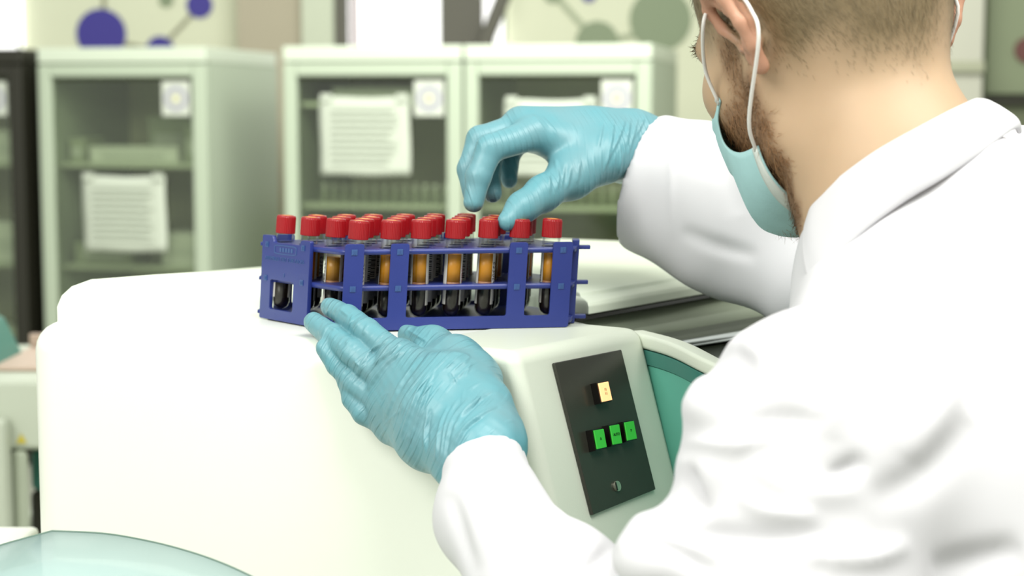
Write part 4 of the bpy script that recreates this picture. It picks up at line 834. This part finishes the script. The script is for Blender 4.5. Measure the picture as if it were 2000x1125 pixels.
V2 = emboss(V2, N2, [([(1338, 900), (1350, 955), (1385, 1005)], 16, -0.007), ([(1270, 1010), (1400, 1045), (1630, 1048)], 22, -0.006), ([(1440, 835), (1520, 818), (1610, 826)], 20, -0.004), ([(1615, 940), (1690, 895)], 18, -0.006), ([(1640, 1030), (1600, 1125)], 5, -0.0015), ([(1820, 1115), (1995, 1072)], 26, -0.007), ([(1425, 680), (1470, 720)], 18, -0.004), ([(1460, 900), (1560, 960), (1680, 960)], 30, 0.004), ([(1960, 430), (1985, 700)], 40, -0.006), ([(1330, 860), (1430, 870), (1520, 850)], 18, 0.005), ([(1480, 640), (1560, 700), (1620, 790)], 26, -0.004), ([(1700, 980), (1800, 930), (1900, 820)], 34, -0.005), ([(1880, 600), (1850, 760), (1780, 900)], 36, 0.005), ([(1560, 1080), (1680, 1090), (1780, 1060)], 22, 0.005), ([(1440, 960), (1500, 1000), (1600, 1010)], 20, 0.005), ([(1700, 620), (1640, 760), (1620, 860)], 30, 0.004), ([(1240, 1040), (1320, 1075), (1400, 1125)], 16, -0.006), ([(1310, 250), (1312, 470)], 6, 0.0012), ([(1330, 450), (1400, 480), (1480, 500)], 14, -0.004), ([(1330, 300), (1420, 340)], 18, -0.003), ([(1400, 250), (1440, 420)], 20, -0.003), ([(880, 960), (905, 1060), (930, 1125)], 16, -0.004), ([(1060, 1000), (1110, 1060), (1110, 1125)], 16, -0.004), ([(1130, 1125), (1200, 1065)], 14, -0.005)])
coat = to_obj('lab_coat', V2, Q2, M_COAT, man); md = coat.modifiers.new('s', 'SMOOTH'); md.iterations = 2
# folded collar
Up = spline([P(*q) for q in ((1584, 410, 1.10), (1600, 378, 1.085), (1700, 300, 1.045), (1800, 243, 1.032), (1880, 202, 1.05), (1915, 191, 1.085), (1950, 210, 1.13), (1960, 240, 1.17))], 8)
Lw = spline([P(*q) for q in ((1580, 555, 1.042), (1618, 520, 1.030), (1690, 452, 1.019), (1770, 393, 1.017), (1850, 345, 1.022), (1920, 297, 1.045), (1976, 254, 1.085), (1990, 262, 1.14))], 8)
def strip(name, A_, B_, thick, m, par, rows_=6, puff=0.006):
    bm = bmesh.new(); G = []
    for a, b in zip(A_, B_):
        a = np.array(a); b = np.array(b); c = []
        for k in range(rows_+1): t = k/rows_; q = a+(b-a)*t; o = q-np.array((NB[0], NB[1]+0.02, q[2])); o /= max(np.linalg.norm(o), 1e-6); c.append(bm.verts.new(q+o*puff*math.sin(math.pi*t)))
        G.append(c)
    for p, q in zip(G, G[1:]):
        for k in range(rows_): bm.faces.new((p[k], p[k+1], q[k+1], q[k]))
    o = obj(name, bm, m, par, True); md = o.modifiers.new('t', 'SOLIDIFY'); md.thickness = thick; md.offset = 0; md2 = o.modifiers.new('s', 'SUBSURF'); md2.levels = md2.render_levels = 1; return o
col_ = strip('collar', Up, Lw, 0.003, M_COAT, coat)
In = spline([P(*q) for q in ((1588, 392, 1.14), (1640, 340, 1.09), (1735, 285, 1.05), (1800, 250, 1.04))], 8); Il = spline([P(*q) for q in ((1590, 445, 1.125), (1650, 385, 1.075), (1740, 318, 1.038), (1800, 275, 1.028))], 8)
strip('shirt_collar', In, Il, 0.002, mat('shirt_cream', (0.74, 0.74, 0.66), 0.85), coat, 4, 0.002)
obj('collar_stitching', tube_mesh(spline([P(*q)+np.array((0, -0.004, 0)) for q in ((1602, 425, 1.105), (1650, 370, 1.065), (1690, 335, 1.045))], 6), 0.0005, 6), mat('stitch_blue', (0.45, 0.45, 0.70), 0.8), coat)
# trousers and shoes below the coat
tf = Field((0.10, 0.60, 0.06), (0.60, 1.1, 0.80), 0.008)
for x, y in ((0.29, 0.93), (0.42, 0.80)): tf.chain([np.array((x, y, 0.72)), np.array((x, y, 0.45)), np.array((x, y, 0.11))], [0.085, 0.065, 0.055], 0.03)
V3, Q3 = tf.mesh(); to_obj('trousers', V3, Q3, mat('trouser_dark', (0.03, 0.035, 0.05), 0.8), man)
for x, y in ((0.29, 0.93), (0.42, 0.80)):
    sf = Field((x-0.25, y-0.15, -0.01), (x+0.15, y+0.25, 0.14), 0.006); dF = np.array((-0.8, 0.6, 0)); c0 = np.array((x, y, 0.05)); sf.cone(c0-dF*0.04, c0+dF*0.16+np.array((0, 0, -0.012)), 0.048, 0.037, 0.02); sf.cone(c0, c0+np.array((0, 0, 0.06)), 0.05, 0.05, 0.02); sf.D = np.maximum(sf.D, (0.001-sf.ax[2])[None, None, :]); sv, sq = sf.mesh(); to_obj('shoe', sv, sq, M_DARK, man)

# ---- gloves
def glove(name, fld, label):
    V_, Q_ = fld.mesh(); V_ = relax(V_, Q_, 2, 0.45); return V_, Q_
# left hand: back of the hand towards us, fingers on the rack, thumb tucked along the top
gl = Field((-0.17, 1.08, 1.08), (0.03, 1.32, 1.23), 0.0011)
WB = P(938, 884, 1.118); view = np.array((0, -1.0, 0.2)); view /= np.linalg.norm(view)
mcp = [P(778, 700, 1.212), P(757, 745, 1.208), P(752, 792, 1.206), P(768, 832, 1.206)]
wr_ = [P(962, 855, 1.135), P(938, 872, 1.125), P(918, 890, 1.12), P(900, 905, 1.12)]
mid_ = [P(876, 745, 1.168), P(850, 785, 1.158), P(835, 825, 1.156), P(838, 862, 1.16)]
for a, b, c in zip(wr_, mid_, mcp): gl.chain([a, b, c], [0.0155, 0.0165, 0.0125], 0.016)
gl.cone(mcp[0], mcp[3], 0.0110, 0.0105, 0.012); gl.cone(mid_[0], mid_[3], 0.0155, 0.015, 0.012)
fing = [([mcp[0], P(715, 645, 1.236), P(678, 618, 1.262), P(645, 600, 1.285)], [0.0110, 0.0095, 0.0087, 0.0075]),
        ([mcp[1], P(690, 690, 1.226), P(649, 657, 1.250), P(613, 629, 1.278)], [0.0110, 0.0097, 0.0090, 0.0077]),
        ([mcp[2], P(693, 748, 1.222), P(660, 712, 1.236), P(634, 680, 1.243)], [0.0108, 0.0092, 0.0084, 0.0072]),
        ([mcp[3], P(712, 806, 1.213), P(690, 778, 1.222), P(676, 750, 1.228)], [0.0100, 0.0088, 0.0080, 0.0068])]
for p, r in fing: gl.chain(p, r, 0.0022)
th = [P(948, 800, 1.150), P(925, 738, 1.186), P(895, 700, 1.205), P(848, 672, 1.238), P(795, 653, 1.262)]; gl.chain(th, [0.017, 0.0160, 0.0130, 0.0105, 0.0075], 0.016)
gl.chain([P(965, 860, 1.13), th[0]], [0.016, 0.017], 0.012)
# flared glove cuff over the wrist
gl.chain([P(942, 876, 1.122), P(932, 893, 1.122)], [0.0285, 0.0275], 0.014)
V4, Q4 = glove('glove', gl, ''); N4 = normals(V4, Q4)
def k4(x, y): return (580+x*0.3377, 560+y*0.3377)
wl = [[(560, 290), (420, 380), (320, 560)], [(690, 330), (520, 440), (390, 620)], [(740, 380), (600, 560), (500, 780)], [(790, 460), (700, 600), (600, 870)], [(880, 680), (830, 800), (800, 1000)], [(940, 640), (860, 780), (825, 1010)], [(1000, 640), (880, 800), (840, 1040)], [(1060, 640), (900, 780)], [(1130, 600), (1000, 690), (900, 820)], [(800, 460), (730, 650), (640, 920)], [(880, 500), (920, 560)], [(1090, 740), (980, 800), (880, 980)], [(640, 300), (480, 420), (400, 500)], [(1160, 690), (1060, 740), (960, 830)], [(760, 700), (740, 850), (740, 960)], [(250, 130), (300, 170)], [(330, 160), (300, 230)], [(420, 200), (380, 280)], [(180, 230), (240, 260)], [(280, 330), (320, 300)], [(360, 460), (330, 420)], [(900, 380), (1000, 400)], [(640, 250), (760, 320)]]
st4 = [([k4(*p) for p in l], 2.6, 0.0013) for l in wl]+[([k4(p[0]+15, p[1]+5) for p in l], 3.4, -0.0011) for l in wl[:15]]
rw = np.random.RandomState(4)
for _ in range(26):      # short fine creases along the fingers and across the back
    x0, y0 = rw.uniform(150, 1100), rw.uniform(120, 900); an = rw.uniform(1.7, 2.6); ll = rw.uniform(40, 130); st4.append(([k4(x0, y0), k4(x0+ll*math.cos(an), y0+ll*math.sin(an))], 2.2, rw.uniform(0.0004, 0.0009)))
for x0, y0 in ((250, 150), (300, 180), (360, 200), (420, 240), (150, 230), (210, 270), (260, 310), (320, 360), (180, 380), (230, 440), (270, 500)):
    st4.append(([k4(x0-25, y0+35), k4(x0+20, y0-40)], 2.4, 0.0004))
V4 = V4+N4*(lump(V4, 5, 130, 0.0009)+lump(V4, 6, 320, 0.0004))[:, None]; V4 = emboss(V4, N4, st4)
lg = to_obj('glove', V4, Q4, M_GLOVE, man); lg['label'] = 'light blue nitrile glove on the left hand steadying the rack'
# right hand: reaching over the tubes, fingers pointing down, thumb opposed
gr = Field((-0.06, 1.31, 1.21), (0.16, 1.50, 1.36), 0.0012)
W0 = P(1290, 300, 1.462); W1 = P(1225, 285, 1.445)
K = [P(1040, 262, 1.392), P(1020, 250, 1.415), P(1018, 252, 1.440), P(1035, 262, 1.462)]
Wk = [P(1185, 300, 1.418), P(1190, 278, 1.430), P(1190, 275, 1.446), P(1185, 290, 1.458)]
gr.chain([W0, W1, (Wk[1]+Wk[2])/2], [0.0285, 0.0275, 0.022], 0.02)
for a, b in zip(Wk, K): gr.cone(a, b, 0.0175, 0.0135, 0.018)
gr.cone(Wk[0], P(1120, 330, 1.40), 0.018, 0.015, 0.02); gr.cone(P(1150, 255, 1.43), K[1], 0.016, 0.013, 0.02)
fr = [([K[0], P(957, 290, 1.372), P(934, 345, 1.366), P(925, 395, 1.362)], [0.0135, 0.0112, 0.0100, 0.0082]),
      ([K[1], P(938, 272, 1.398), P(917, 330, 1.392), P(922, 378, 1.386)], [0.0130, 0.0110, 0.0098, 0.0080]),
      ([K[2], P(965, 285, 1.432), P(955, 335, 1.418), P(962, 378, 1.405)], [0.0120, 0.0100, 0.0090, 0.0076]),
      ([K[3], P(1000, 290, 1.455), P(992, 325, 1.444), P(995, 352, 1.436)], [0.0110, 0.0090, 0.0082, 0.0070])]
for p, r in fr: gr.chain(p, r, 0.0035)
tr = [P(1170, 310, 1.405), P(1115, 345, 1.385), P(1060, 378, 1.362), P(1020, 405, 1.347), P(991, 432, 1.3345)]; gr.chain(tr, [0.021, 0.0170, 0.0130, 0.0110, 0.0078], 0.010)
V5, Q5 = glove('glove', gr, ''); N5 = normals(V5, Q5)
def k3(x, y): return (880+x*0.24, 190+y*0.24)
wr5 = [[(1330, 170), (1300, 400), (1240, 640)], [(1420, 170), (1380, 300), (1260, 560)], [(1460, 170), (1430, 400)], [(1530, 150), (1440, 480)], [(1580, 160), (1500, 330)], [(850, 500), (880, 650), (860, 760)], [(930, 520), (900, 740)], [(980, 560), (950, 740)], [(1050, 520), (1030, 700)], [(800, 600), (810, 780)], [(1400, 450), (1370, 640)], [(1240, 200), (1200, 420)]]
V5 = V5+N5*(lump(V5, 8, 120, 0.0006))[:, None]; V5 = emboss(V5, N5, [([k3(*p) for p in l], 3.0, 0.0011) for l in wr5]+[([k3(p[0]+22, p[1]) for p in l], 3.5, -0.0007) for l in wr5])
rg_ = to_obj('glove', V5, Q5, M_GLOVE_R, man); rg_['label'] = 'light blue nitrile glove on the right hand picking a tube'
